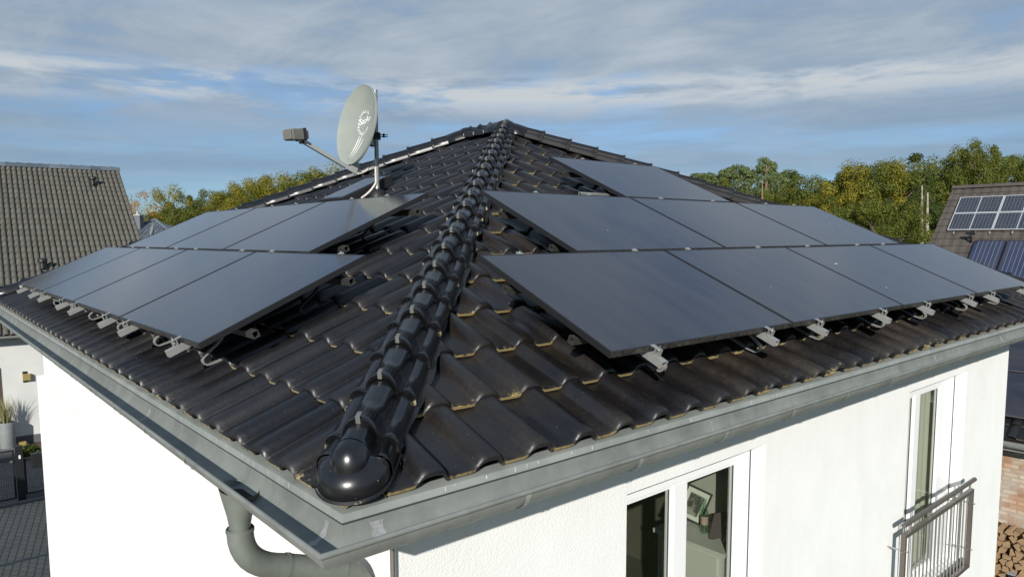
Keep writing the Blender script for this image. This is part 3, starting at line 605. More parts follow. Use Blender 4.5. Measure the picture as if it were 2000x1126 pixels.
# ---- mounting : slope rails with clamps, cross rails with hooks
def slope_rail(F, t, s1, joints, lab, grp):
    e = empty('mounting_rail', F(t, -.33, -.06)); tag(e, lab, 'mounting rail', grp); m = MB(); q = lambda p: F(p.x, p.y, p.z)
    for lo, hi in (((-.023, -.0745), (.023, -.0700)), ((-.023, -.070), (-.020, -.040)), ((.020, -.070), (.023, -.040)), ((-.023, -.040), (.023, -.0355))):
        m.box((t+lo[0], (-.335), lo[1]), (t+hi[0], s1, hi[1]), q)
    for k in (-.015, 0, .015): m.box((t+k-.0015, -.335, -.0355), (t+k+.0015, -.235, -.0345), q)
    m.build('rail', M['alu'], e)
    c = MB(); c.box((t-.017, -.262, -.034), (t+.017, -.258, .0035), q); c.box((t-.017, -.258, .0005), (t+.017, -.224, .0035), q); c.box((t-.017, -.285, -.0345), (t+.017, -.258, -.031), q); c.box((t-.017, -.285, -.031), (t+.017, -.281, .0035), q); c.box((t-.017, -.281, .0004), (t+.017, -.262, .0034), q)
    c.build('end_clamp', M['alu'], e); b = MB(); b.tube([F(t, -.272, .0035), F(t, -.272, .013)], .0065, 8); b.tube([F(t, -.272, .013), F(t, -.272, .022)], .0035, 8)
    b.build('bolt', M['steel'], e)
    for j in joints:
        c = MB(); top = j == joints[-1] 
        c.box((t-.02, j+.001, -.03), (t+.02, j+.019, .0015), q); c.box((t-.02, j-.009, .0015), (t+.02, j+(.019 if top else .029), .0045), q); c.tube([F(t, j+.01, .0045), F(t, j+.01, .013)], .006, 8)
        c.build('mid_clamp' if not top else 'top_clamp', M['alu'], e)
JA = [SA+PH, SA+PH+RP, SA+PH+2*RP]
for i, (t, nr) in enumerate(zip((1.52, 2.63, 3.27, 4.29, 5.17, 6.23, 6.87, 7.97), (1, 2, 2, 3, 3, 2, 2, 1))):
    slope_rail(FA, t, JA[nr-1]+.03, JA[:nr], 'aluminium rail end with clamp under the right-hand panels, %s counted from the hip' % ORD[i], 'mounting rails under the right-hand panels')
for i, (y, nr) in enumerate(zip((1.81, 2.95, 3.58, 4.80, 5.43, 6.54, 7.21, 8.20), (1, 2, 2, 2, 2, 2, 2, 1))):
    slope_rail(FB, -y, JA[nr-1]+.03-.005, [j-.005 for j in JA[:nr]], 'aluminium rail end with clamp under the left-hand panels, %s counted from the hip' % ORD[i], 'mounting rails under the left-hand panels')
def hook(F, t, s, par):
    m = MB(); s = s+.045; path = [(s+.24, -.262), (s+.06, -.262), (s+.0, -.254), (s-.018, -.247), (s-.029, -.232), (s-.028, -.213), (s-.016, -.199), (s+.01, -.190), (s+.08, -.170), (s+.13, -.150), (s+.16, -.125), (s+.175, -.119)]
    a, b = [], []
    for i, (x, h) in enumerate(path):
        x0, h0 = path[max(i-1, 0)]; x1, h1 = path[min(i+1, len(path)-1)]; l_ = sqrt((x1-x0)**2+(h1-h0)**2); nx, nh = -(h1-h0)/l_*.0045, (x1-x0)/l_*.0045
        a.append([F(t-.016, x+nx, h+nh), F(t+.016, x+nx, h+nh), F(t+.016, x-nx, h-nh), F(t-.016, x-nx, h-nh)])
    m.strip(a, closed=True); m.add(a[0]+a[-1], [(0, 1, 2, 3), (7, 6, 5, 4)]); m.build('roof_hook', M['alu'] if s < .1 or F(0, 0).x > 99 else M['rail_shaded'], par, smooth=True, sharp=50)
def cross_rail(F, t0, t1, s, hooks, lab, endt=None):
    e = empty('cross_rail', F(t0, s, -.1)); tag(e, lab, 'mounting rail', 'cross rails lying under the solar panels'); m = MB(); q = lambda p: F(p.x, p.y, p.z)
    m.box((t0, s-.02, -.1165), (t1, s-.0165, -.0765), q); m.box((t0, s+.0165, -.1165), (t1, s+.02, -.0765), q); m.box((t0, s-.0165, -.0795), (t1, s+.0165, -.0765), q); m.box((t0, s-.0165, -.1165), (t1, s+.0165, -.1135), q)
    m.build('rail', M['alu'] if t0 == 3.45 else M['rail_shaded'], e)
    for t in hooks: hook(F, t, s-.23, e)
hA = (1.82, 2.83, 3.69, 4.75, 5.65, 6.72, 7.73)
for row, n in enumerate((4, 3, 1)):
    x0, x1 = XR[row]+.02, XR[row]+n*1.775+.02
    for j, (ds, w_) in enumerate(((.26, 'lower'), (.86, 'upper'))):
        lab = '%s cross rail hidden under the %s row of right-hand panels' % (w_, rowname[row])
        if row == 2 and j == 0: lab = 'silver cross rail sticking out left of the single top panel'; x0 = 3.45
        elif row == 2: x0 = XR[2]-.05
        cross_rail(FA, x0, x1, SA+row*RP+ds if not (row == 0 and j == 0) else .05, [h for h in hA if x0-.1 < h < x1] if not (row == 2) else ([3.50, 4.3] if j == 0 else [4.3]), lab)
hB = (1.91, 2.95, 4.03, 5.16, 6.07, 7.11, 8.1)
for row, n in enumerate((4, 3)):
    y0, y1 = YR[row]-.045, YR[row]+n*1.775+.02
    for j, (ds, w_) in enumerate(((.26, 'lower'), (.95, 'upper'))):
        cross_rail(FB, -y1, -y0, SB+row*RP+ds if not (row == 0 and j == 0) else .05, [-h+(.0 if j == 0 else .05) for h in hB if y0-.1 < h < y1], '%s cross rail whose end shows under the %s row of left-hand panels' % (w_, ['bottom', 'upper'][row]))
# ================================================================== SATELLITE DISH
MP = V((2.786, 4.671, .94)); dish = empty('satellite_dish', MP, 'grey-green satellite dish with white lettering on a mast above the left roof slope', 'satellite dish')
m = MB(); m.tube([MP+V((0, 0, -.15)), MP+V((0, 0, 1.15))], .024, 20); m.tube([MP+V((0, 0, 1.15)), MP+V((0, 0, 1.165))], .027, 20); m.build('mast', M['mast'], dish, smooth=True)
m = MB(); rows = []
for r, z in ((.115, -.06), (.10, -.01), (.088, .045), (.066, .062), (.03, .066), (.028, .09)):
    rows.append([MP+V((r*cos(2*pi*k/28)-.02*(.06-z), r*sin(2*pi*k/28), z+.0)) for k in range(28)])
m.strip(rows, closed=True).build('mast_collar', M['black'], dish, smooth=True)
m = MB(); m.tube([MP+V((0, 0, .075)), MP+V((0, 0, .10))], .031, 16); m.tube([MP+V((0, 0, .30)), MP+V((0, 0, .31))], .028, 16); m.build('pipe_clamp', M['steel'], dish, smooth=True)
DAZ, DEL = R_(184), R_(12)
dn = V((cos(DAZ)*cos(DEL), sin(DAZ)*cos(DEL), sin(DEL))); ds_ = V((-sin(DAZ), cos(DAZ), 0)).normalized(); ds_ = -ds_      # ds_: to the viewer's right on the face
du = dn.cross(ds_).normalized(); du = du if du.z > 0 else -du
if ds_.dot(rt) < 0: ds_ = -ds_
DC = V((2.55, 4.70, 1.705)); DW, DH, DD = .352, .440, .080
m = MB(); rows = []
for j in range(0, 15):
    r = j/14; rows.append([DC+ds_*(DW*r*cos(2*pi*k/56))+du*(DH*r*sin(2*pi*k/56))+dn*(DD*(r*r-1)) for k in range(56)])
lip = [DC+ds_*((DW+.010)*cos(2*pi*k/56))+du*((DH+.010)*sin(2*pi*k/56))+dn*.006 for k in range(56)]; rows.append(lip)
rows.append([DC+ds_*((DW+.014)*cos(2*pi*k/56))+du*((DH+.014)*sin(2*pi*k/56))-dn*.004 for k in range(56)])
rows.append([DC+ds_*((DW+.012)*cos(2*pi*k/56))+du*((DH+.012)*sin(2*pi*k/56))-dn*.026 for k in range(56)])
rows.append([DC+ds_*((DW-.004)*cos(2*pi*k/56))+du*((DH-.004)*sin(2*pi*k/56))-dn*.022 for k in range(56)])
for j in range(13, -1, -1):
    r = j/14; rows.append([DC+ds_*(DW*r*cos(2*pi*k/56))+du*(DH*r*sin(2*pi*k/56))+dn*(DD*(r*r-1)-.005) for k in range(56)])
m.strip(rows, closed=True).build('reflector', M['dish'], dish, smooth=True, sharp=50)
def onface(x, y, off=.0025): r2 = (x/DW)**2+(y/DH)**2; return DC+ds_*x+du*y+dn*(DD*(r2-1)+off)
def text_mesh(txt, size):
    cu = bpy.data.curves.new('t', 'FONT'); cu.body = txt; cu.size = size; cu.align_x = 'CENTER'; cu.align_y = 'CENTER'; cu.resolution_u = 3; ob = bpy.data.objects.new('t', cu); COL.objects.link(ob)
    bpy.context.view_layer.update(); me = bpy.data.meshes.new_from_object(ob.evaluated_get(bpy.context.evaluated_depsgraph_get())); r = ([tuple(v.co) for v in me.vertices], [tuple(p.vertices) for p in me.polygons]); bpy.data.objects.remove(ob); bpy.data.curves.remove(cu); bpy.data.meshes.remove(me); return r
m = MB(); LC = (.045, .055)
def put(txt, size, fx):
    vs, fs = text_mesh(txt, size); m.add([onface(*fx(x, y)) for x, y, z in vs], fs)
for o_ in (0, .0022, -.0022): put('SatAn', .10, lambda x, y: (LC[0]+.022+x*1.0+o_, LC[1]+.01+y+x*.12+abs(o_)*.4))
word = 'KATHREIN'
for i, ch in enumerate(word):
    for o_ in (-.0015, .0015):
        a = R_(186-i*19.5); Rr = .108
        put(ch, .047, lambda x, y, a=a, o_=o_: (LC[0]-.0+(Rr+y)*cos(a)+(x+o_)*sin(a), LC[1]+(Rr+y)*sin(a)-(x+o_)*cos(a)))
        a = R_(192+i*19.5)
        put(ch, .047, lambda x, y, a=a, o_=o_: (LC[0]+(Rr-y)*cos(a)-(x+o_)*sin(a), LC[1]-.035+(Rr-y)*sin(a)+(x+o_)*cos(a)))
for k, (x0, y0, x1, y1, wd) in enumerate([(-.07, -.36, -.005, -.11, .020), (-.035, -.37, .045, -.10, .020), (.0, -.37, .095, -.15, .020)]):
    N_ = 10; a, b = [], []
    for i in range(N_+1):
        t = i/N_; x = x0+(x1-x0)*t; y = y0+(y1-y0)*t; ww = wd*(.25+.75*math.sin(min(1, t*1.3)*pi*.5))*(1 if t < .9 else .6); a.append(onface(x-ww/2, y)); b.append(onface(x+ww/2, y+.006))
    m.strip([a, b])
m.build('lettering', M['whiteink'], dish, recalc=False)
m = MB()
for x, y in ((-.02, -.025), (.075, -.02), (-.06, -.385), (.02, -.40)): m.tube([onface(x, y, 0), onface(x, y, .006)], .006, 8)
m.build('bolt', M['steel'], dish)
# arm from the bottom of the dish to the receiver head
B0 = DC-du*(DH+.055)+dn*-.03; Tip = V((1.90, 4.72, 1.44)) ; Tip = B0+(V((cos(DAZ)*cos(R_(24)), sin(DAZ)*cos(R_(24)), sin(R_(24)))))*.70
ax = (Tip-B0).normalized(); ay = ax.cross(V((0, 0, 1))).normalized(); az_ = ay.cross(ax)
az_ = az_ if az_.z > 0 else -az_
def armM(p): return B0+ax*p.x+ay*p.y+az_*p.z
m = MB(); m.box((-.03, -.020, -.022), (.71, .020, .022), armM); m.build('arm', M['dishback'], dish, bevel=.004)
m = MB(); m.box((-.06, -.03, -.03), (.07, .03, -.022), armM); m.box((-.06, -.028, -.03), (.03, -.0205, .10), armM); m.box((-.06, .0205, -.03), (.03, .028, .10), armM)
m.build('arm_bracket', M['dishback'], dish)
m = MB(); HB = Tip+az_*.03; hx = V((cos(DAZ+R_(8))*cos(R_(6)), sin(DAZ+R_(8))*cos(R_(6)), sin(R_(-6)))).normalized(); hy = hx.cross(V((0, 0, 1))).normalized(); hz_ = hy.cross(hx); hz_ = hz_ if hz_.z > 0 else -hz_
def hM(p): return HB+hx*p.x+hy*p.y+hz_*p.z
m.box((-.02, -.078, -.052), (.12, .078, .062), hM); m.box((.122, -.068, -.045), (.142, .068, .055), hM); hd_ = m.build('receiver_head', M['lnb'], dish, bevel=.012)
m = MB(); m.box((-.045, -.088, -.058), (-.022, .088, .068), hM); m.build('bezel', M['black'], hd_, bevel=.004); m = MB(); m.box((-.10, -.05, -.04), (-.046, .05, .05), hM); m.build('feed_horn', M['dishback'], hd_, bevel=.01)
m = MB(); m.box((-.08, -.028, -.085), (-.02, .028, -.056), hM); m.build('clamp', M['black'], hd_)
# dish back bracket and clamp with threaded rods
m = MB(); bk = DC-dn*(DD+.02); m.box((.0, -.07, -.17), (.14, .07, .15), lambda p: bk-dn*p.x+ds_*p.y*.6+V((0, 0, p.z))) ; m.build('back_bracket', M['mast'], dish, bevel=.004)
m = MB(); cl = V((MP.x, MP.y, 1.60)); m.box((-.04, -.035, -.035), (.045, .035, .035), lambda p: cl+rt*p.x+V((0, 0, 1))*p.z+fwd*p.y)
for dy, dz in ((-.03, .015), (.03, -.005)): m.tube([cl+rt*.03+V((0, 0, dz)), cl+rt*.13+V((0, 0, dz-.004))], .005, 8); m.tube([cl+rt*.075+V((0, 0, dz)), cl+rt*.095+V((0, 0, dz))], .014, 6)
m.build('mast_clamp', M['black'], dish)
m = MB(); m.tube([B0+V((0, 0, -.02))]+arc(B0+V((.02, 0, -.045)), V((MP.x-.12, MP.y, B0.z-.06)), V((MP.x-.03, MP.y-.02, B0.z+.13)), 12), .0055, 8)
m.tube([V((MP.x-.03, MP.y-.02, B0.z+.13)), V((MP.x-.028, MP.y-.02, MP.z+.16))]+arc(V((MP.x-.03, MP.y-.02, MP.z+.14)), V((MP.x-.09, MP.y+.0, MP.z+.03)), V((MP.x-.21, MP.y-.02, MP.z-.03)), 12)+[V((MP.x-.23, MP.y-.03, MP.z-.16))], .012, 8)
m.build('cable', M['cable'], dish, smooth=True)
# ================================================================== JULIET RAILING
x0, x1, yr, z0, z1 = 5.79, 7.74, .085, -3.33, -2.40
ra = empty('balcony_railing', ((x0+x1)/2, yr, z0), 'grey-brown metal Juliet railing with steel handrail across the right-hand balcony door', 'railing')
m = MB(); t_ = .022
m.box((x0, yr-t_, z0), (x0+.045, yr+t_, z1)); m.box((x1-.045, yr-t_, z0), (x1, yr+t_, z1)); m.box((x0+.045, yr-t_+.001, z1-.045), (x1-.045, yr+t_-.001, z1-.0005)); m.box((x0+.045, yr-t_+.001, z0+.0005), (x1-.045, yr+t_-.001, z0+.045)); m.build('frame', M['rail_paint'], ra, bevel=.003)
n_ = 17
for i in range(n_):
    x = x0+.045+(i+1)*(x1-x0-.09)/(n_+1); MB().tube([(x, yr, z0+.044), (x, yr, z1-.044)], .007, 8).build('bar', M['steel'], ra, smooth=True)
hr = MB().tube([(x0-.03, yr-.01, z1+.10), (x1+.03, yr-.01, z1+.10)], .024, 18).build('handrail', M['rail_paint'], ra, smooth=True)
m = MB()
for x in (x0+.10, x0+.62, x1-.62, x1-.14): m.tube([(x, yr-.01, z1), (x, yr-.01, z1+.08)], .006, 8); m.tube([(x+.04, yr-.01, z1), (x+.04, yr-.01, z1+.08)], .006, 8)
m.build('handrail_post', M['steel'], ra)
for x in (x0+.022, x1-.022):
    for z in (z1-.17, z0+.22): m = MB(); m.tube([(x, yr-t_-.02, z), (x, WY0+.01, z)], .008, 8); m.tube([(x-.045, yr-.0, z), (x+.045, yr-.0, z)], .006, 8); m.build('wall_fixing', M['steel'], ra)
# ================================================================== ROOM CONTENTS
dr = empty('dresser', (3.5, 1.0, -3.45), 'white chest of drawers seen through the right pane of the nearer window', 'dresser')
m = MB(); m.box((3.34, .50, -3.4), (3.79, 1.12, -2.02)); m.build('body', M['dresser'], dr); MB().box((3.31, .47, -2.02), (3.795, 1.15, -1.985)).build('top', M['dresser'], dr)
for i, z in enumerate((-2.32, -2.64, -2.96)): MB().box((3.325, .54, z), (3.34, 1.08, z+.27)).build('drawer', M['dresser'], dr, bevel=.003)
P0 = V((3.66, .98, -1.984)); pf = empty('picture_frame', P0, 'black framed portrait photograph leaning tilted on the white dresser', 'picture frame')
tx = V((.50, -.86, -.38)).normalized(); tz = V((.30, -.25, .9)); tz = (tz-tx*tz.dot(tx)).normalized(); ty = tx.cross(tz)
q = lambda p: P0+V((-.08, .02, .045))+tx*p.x+tz*p.z+ty*p.y
m = MB(); m.box((-.11, -.008, 0), (-.093, .008, .29), q); m.box((.093, -.008, 0), (.11, .008, .29), q); m.box((-.093, -.008, 0), (.093, .008, .016), q); m.box((-.093, -.008, .274), (.093, .008, .29), q); m.build('frame', M['black'], pf)
MB().box((-.093, -.004, .016), (.093, .003, .274), q).build('mount', M['dresser'], pf); m = MB(); m.box((-.06, -.006, .05), (.06, .0052, .235), q); m.build('portrait', M['photo'], pf)
def turned(cx, cy, z0, pr, n=20): return [[V((cx+r*cos(k*2*pi/n), cy+r*sin(k*2*pi/n), z0+z)) for k in range(n)] for r, z in pr]
bt = empty('bottle', (3.55, .81, -1.985), 'slender clear glass bottle with paper label on the dresser', 'bottle')
MB().strip(turned(3.55, .81, -1.984, ((.028, 0), (.031, .01), (.031, .165), (.026, .19), (.012, .22), (.011, .275), (.014, .277), (.014, .29))), closed=True).build('glass', M['bottleglass'], bt, smooth=True); MB().tube([(3.55, .81, -1.91), (3.55, .81, -1.84)], .0322, 20, False).build('label', M['label'], bt, smooth=True)
cv = empty('canvas_print', (3.50, .68, -1.98), 'dark unframed canvas leaning at the window end of the dresser', 'picture'); m = MB(); m.box((-.07, -.010, 0), (.07, .010, .22), lambda p: V((3.50, .66, -1.975))+V((.45, -.8, .35)).normalized()*p.x+V((.35, .0, .9)).normalized()*p.z+V((-.8, -.5, .2))*p.y).build('board', M['purple'], cv)
va = empty('candle_vase', (3.70, .80, -1.985), 'white vase topped by a red candle on the dresser', 'vase'); MB().strip(turned(3.70, .80, -1.90, ((.012, 0), (.030, .012), (.032, .028), (.018, .042), (.002, .044))), closed=True).build('candle', M['red'], va, smooth=True); MB().tube([(3.70, .80, -1.984), (3.70, .80, -1.90)], [.026, .022], 16).build('vase', M['dresser'], va, smooth=True)
m = MB()
for j in range(1):
    xs = 6.0; rows = [[], []]
    for i in range(200): x = xs+i*3.2/200; yv = .485+.02*sin(i*.75); rows[0].append(V((x, yv, -3.4))); rows[1].append(V((x, yv, -1.0)))
    m.strip(rows)
cu = empty('curtain', (7, .6, -3.4), 'pale cream curtain behind the balcony door glass', 'curtain'); m.build('fabric', M['curtain'], cu, smooth=True)
# ================================================================== GROUND
gm = MB(); n_ = 24
for i in range(n_):
    for j in range(n_):
        s = 1200/n_; gm.quad((-600+i*s, -600+j*s, G-.02), (-600+(i+1)*s, -600+j*s, G-.02), (-600+(i+1)*s, -600+(j+1)*s, G-.02), (-600+i*s, -600+(j+1)*s, G-.02))
tag(gm.build('ground', M['soil'], recalc=False), kind='structure')
tag(MB().quad((.3, -14, G-.008), (26, -14, G-.008), (26, 0, G-.008), (.3, 0, G-.008)).build('lawn', M['lawn'], recalc=False), kind='structure')
tag(MB().quad((-14, 10.6, G-.004), (6, 10.6, G-.004), (6, 17.9, G-.004), (-14, 17.9, G-.004)).build('paved_street', M['paver'], recalc=False), kind='structure')
tag(MB().quad((-14, -14, G-.010), (.29, -14, G-.010), (.29, 10.58, G-.010), (-14, 10.58, G-.010)).build('driveway', M['paver'], recalc=False), kind='structure')
m = MB(); m.box((-14, 17.92, G), (6, 18.02, G+.06)); m.box((-14, 14.2, G-.003), (6, 14.3, G+.003)); tag(m.build('kerb', M['granite']), kind='structure')
tag(MB().quad((-14, 18.03, G-.002), (6, 18.03, G-.002), (6, 24.6, G-.002), (-14, 24.6, G-.002)).build('gravel_bed', M['gravel'], recalc=False), kind='structure')
# ================================================================== LEFT NEIGHBOUR
az = R_(-5); u = V((cos(az), sin(az), 0)); wv = V((-u.y, u.x, 0)); W0 = V((1.448, 23.74, G))
def ln(a, b, z): return W0+u*a+wv*b+V((0, 0, z))          # along facade, inwards, height above ground
ln2 = lambda p: ln(p.x, p.y, p.z)
nb = empty('neighbour_house', ln(-3, 4, 0), 'pale rendered house with a steep grey-brown concrete tile roof at left', 'house')
zeL = 3.52; E1 = ln(0, -.42, zeL); Rr = atdepth(233, 333, 31.0); ph = math.atan2(Rr.z-E1.z, (Rr-E1).dot(wv)); runL = (Rr-E1).dot(wv); uR = (Rr-W0).dot(u)
cp, spn = cos(ph), sin(ph)
FN = frame(E1, u, wv*cp+V((0, 0, spn)), -wv*spn+V((0, 0, cp))); LN = runL/cp
PN = [(0, -.012), (.012, -.012), (.02, .0), (.055, .002), (.07, .016), (.09, .038), (.12, .050), (.16, .054), (.20, .050), (.24, .036), (.262, .014), (.27, -.012), (.281, -.012)]
wN = .176; rN = max(4, int(LN/.375)); LNs = LN/rN
t = tiles(FN, uR-wN*96, 0, 96, 0, rN, w=wN, L=LNs, h0=0, lift=.024, prof=PN, thick=.015, lod=1, jit=.002)
t.build('roof_tiles', M['concrete_tile'], nb, smooth=True, att=True, clip=[(FN(uR-.02, 0, 0), u)], sharp=60)
m = MB(); m.box((uR-17, 0, -.05), (uR-.04, LN, -.02), lambda p: FN(p.x, p.y, p.z)); m.box((uR-17, runL*2/cp*0+LN, -.05), (uR-.04, LN+.001, -.02), lambda p: FN(p.x, p.y, p.z))
rd = V(Rr); m.quad(FN(uR-17, LN, -.03), FN(uR-.04, LN, -.03), FN(uR-.04, LN, -.03)+wv*runL-V((0, 0, Rr.z-E1.z)), FN(uR-17, LN, -.03)+wv*runL-V((0, 0, Rr.z-E1.z)))
m.build('roof_deck', M['under'], nb)
m = MB()
i = 0; x = uR-17
while x < uR-.05:
    x2 = min(x+.37, uR); rows = []
    for xx, k in ((x, 1.10), (x+.02, 1.10), (x2+.015, .92)):
        rows.append([FN(xx, LN, 0)+wv*(.13*k*cos(a))+V((0, 0, -.03+.17*k*sin(a))) for a in [pi*j/8 for j in range(9)]])
    m.strip(rows); x += .37
m.strip([[FN(uR, LN, 0)+wv*(.13*cos(a))*k+V((0, 0, -.03+.17*sin(a)*k)) for a in [pi*j/8 for j in range(9)]] for k in (1, .01)])
m.build('ridge_tiles', M['blue_tile'], nb, smooth=True, att=True)
for (px, py, rr_) in ((182, 361, .19), (84, 524, .19)):
    P0 = atplane(px, py, FN(0, 0, .06), FN(0, 0, 1)-FN(0, 0, 0)); vn = MB(); nn = FN(0, 0, 1)-FN(0, 0, 0); sv = FN(0, 1, 0)-FN(0, 0, 0)
    vn.tube([P0, P0+V((0, 0, .22))], [.10, .085], 16); vn.tube([P0+V((0, 0, .20)), P0+V((0, 0, .23)), P0+V((0, 0, .31)), P0+V((0, 0, .34))], [.11, .15, .14, .10], 16); vn.build('roof_vent', M['black'], nb, smooth=True)
# walls (clipped gable)
hW = zeL-.02
m = MB(); m.quad(ln(-15, 0, .32), ln(uR-.35, 0, .32), ln(uR-.35, 0, hW), ln(-15, 0, hW)); dpt = 2*runL-.84
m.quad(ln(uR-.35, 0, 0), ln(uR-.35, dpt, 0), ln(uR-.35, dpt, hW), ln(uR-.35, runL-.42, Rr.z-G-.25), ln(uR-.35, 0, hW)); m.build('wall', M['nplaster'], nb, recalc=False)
MB().box((-15, -.01, 0), (uR-.36, .05, .32), ln2).build('plinth', M['plinth'], nb)
m = MB(); rows = []
for xx in (-15, uR-.05): rows.append([ln(xx, -.49-.07*cos(a), zeL-.03-.07*sin(a)) for a in [pi*j/8 for j in range(9)]])
m.strip(rows); m.box((-15, -.42, zeL-.12), (uR-.1, 0, zeL-.06), ln2); m.build('gutter', M['zinc_dark'], nb, smooth=True, sharp=50)
dx = (atplane(6, 800, W0, wv)-W0).dot(u)
m = MB(); m.box((dx-1.2, -.03, .05), (dx-1.12, .06, 2.5), ln2); m.box((dx-.08, -.03, .05), (dx, .06, 2.5), ln2); m.box((dx-1.12, -.03, 2.42), (dx-.08, .06, 2.5), ln2); f = m.build('door', M['wood'], nb); MB().box((dx-1.12, 0, .05), (dx-.08, .02, 2.42), ln2).build('pane', M['glass'], f); MB().box((dx-1.12, .03, .05), (dx-.08, .04, 2.42), ln2).build('door_panel', M['under'], f)
# wall lamp
P0 = atplane(52, 735, W0, wv); wl = empty('wall_lamp', P0, 'small square brass up-and-down lamp on the pale neighbouring wall', 'wall lamp')
def loc(P): return lambda p: P+u*p.x+wv*p.y+V((0, 0, p.z))
MB().box((-.10, -.02, -.17), (.02, 0, .17), loc(P0)).build('backplate', M['fence'], wl); MB().box((-.09, -.14, -.10), (.10, -.021, .10), loc(P0)).build('lamp_body', M['brass'], wl, bevel=.006)
# pot with grass
P0 = atplane(16, 868, W0+wv*-.40, wv); P0.z = G+.02; pt = empty('planter', P0, 'tall grey cylindrical planter with ornamental grass beside the neighbour door', 'planter')
m = MB(); rows = []
for r, z in ((.17, 0), (.20, .10), (.21, .86), (.19, .88), (.18, .80), (.01, .79)): rows.append([P0+V((r*cos(k*pi/12), r*sin(k*pi/12), z)) for k in range(24)])
m.strip(rows, closed=True).build('pot', M['pot'], pt, smooth=True, sharp=50)
m = MB(); rr = random.Random(4)
for i in range(150):
    a = rr.uniform(0, 2*pi); r0 = rr.uniform(0, .13); b0 = P0+V((r0*cos(a), r0*sin(a), .8)); sp_ = rr.uniform(.05, .42); h = rr.uniform(.45, .95); d2 = V((cos(a), sin(a), 0)); sd2 = V((-sin(a), cos(a), 0))*.006
    p1 = b0+d2*sp_*.35+V((0, 0, h*.6)); p2 = b0+d2*sp_+V((0, 0, h)); m.quad(b0-sd2, b0+sd2, p1+sd2*.8, p1-sd2*.8); m.quad(p1-sd2*.8, p1+sd2*.8, p2)
m.build('grass', M['grassblade'], pt, recalc=False)
# terrace step, decking, spot, bush
sp0 = atz(60, 885, G); m = MB(); m.box((-6, -1.6, 0), (-.05, -.02, .12), ln2); tag(m.build('stone_step', M['granite'], bevel=.01), 'grey stone entrance platform below the neighbour door and planter', 'step')
m = MB()
for i in range(14): m.box((.0+i*.16, -1.25, .02), (.15+i*.16, -.03, .07), ln2)
tag(m.build('decking', M['decking']), 'brown timber decking strip along the grey plinth', 'decking')
P0 = atz(44, 866, G+.15); sl = empty('garden_spotlight', P0, 'small brass garden spotlight on the ground beside the planter', 'garden light'); MB().box((-.1, -.07, -.05), (.1, .07, .07), loc(P0)).build('lamp_head', M['brass'], sl, bevel=.01); MB().tube([P0+V((0, 0, -.05)), P0+V((0, 0, -.14))], .02, 8).build('spike', M['fence'], sl)
P0 = atz(56, 893, G); bs = empty('shrub', P0, 'small dark rounded shrub in the gravel bed behind the fence', 'shrub'); m = MB(); rr = random.Random(9)
for i in range(900):
    a = V((rr.gauss(0, 1), rr.gauss(0, 1), rr.gauss(0, 1))).normalized()*rr.uniform(.55, 1); c = P0+V((a.x*.30, a.y*.25, .18+a.z*.2)); b1 = V((rr.uniform(-1, 1), rr.uniform(-1, 1), rr.uniform(-1, 1))).normalized()*.03; b2 = b1.cross(V((rr.uniform(-1, 1), 1, rr.uniform(-1, 1)))).normalized()*.02
    m.quad(c-b1-b2, c+b1-b2, c+b1+b2, c-b1+b2)
m.build('foliage', M['leaf_dark'], bs, recalc=False); MB().tube([P0, P0+V((0, 0, .3))], .02, 6).build('stem', M['bark'], bs)
# fence with gate and letterbox (parallel to the street)
yF = 18.25; zT = 1.28
def fx(px, py): d_ = ray(px, py); return CP.x+d_.x*((yF-CP.y)/d_.y)
xg = fx(38, 950); gt = empty('garden_gate', (xg-.6, yF, G), 'anthracite metal mesh gate at the left of the street fence', 'gate')
def mesh_panel(a, b, z0, z1, par, frame_=True):
    if frame_: m = MB(); m.box((a, yF-.02, z0), (a+.04, yF+.02, z1)); m.box((b-.04, yF-.02, z0), (b, yF+.02, z1)); m.box((a+.04, yF-.019, z1-.04), (b-.04, yF+.019, z1)); m.box((a+.04, yF-.019, z0), (b-.04, yF+.019, z0+.04)); m.build('frame', M['fence'], par)
    m = MB(); x = a+.04
    while x < b-.04: m.box((x, yF-.003, z0+.02), (x+.005, yF+.003, z1-.02)); x += .05
    z = z0+.15
    while z < z1-.04: m.box((a+.03, yF-.007, z), (b-.03, yF-.003, z+.006)); z += .2
    m.build('mesh_infill', M['fence'], par)
mesh_panel(xg-1.3, xg-.06, G+.06, G+zT, gt); MB().box((xg-.16, yF-.07, G+.98), (xg-.10, yF-.02, G+1.02)).build('handle', M['steel'], gt)
gpst = empty('gate_post', (xg+.06, yF, G), 'square anthracite gate post with a small white bell button', 'post'); MB().box((xg-.04, yF-.07, G), (xg+.11, yF+.07, G+zT+.08)).build('post', M['fence'], gpst); MB().box((xg+.02, yF-.078, G+1.05), (xg+.06, yF-.071, G+1.14)).build('bell', M['whiteink'], gpst)
fc = empty('mesh_fence', (xg+2, yF, G), 'anthracite wire mesh street fence right of the gate post', 'fence'); mesh_panel(xg+.12, xg+3.2, G+.12, G+zT-.25, fc); MB().box((xg+.12, yF-.05, G), (xg+3.2, yF+.03, G+.11)).build('kerb_board', M['granite'], fc)
lx = fx(82, 915); lb = empty('letterbox', (lx, yF-.1, G+1), 'black wall letterbox fixed on the mesh fence', 'letterbox'); MB().box((lx-.22, yF-.20, G+.78), (lx+.28, yF-.03, G+1.14)).build('box', M['fence'], lb, bevel=.008); m = MB(); m.box((lx-.0, yF-.205, G+1.02), (lx+.20, yF-.2005, G+1.06)); m.box((lx+.05, yF-.205, G+.92), (lx+.18, yF-.2005, G+.95)); m.build('name_plate', M['pot'], lb)
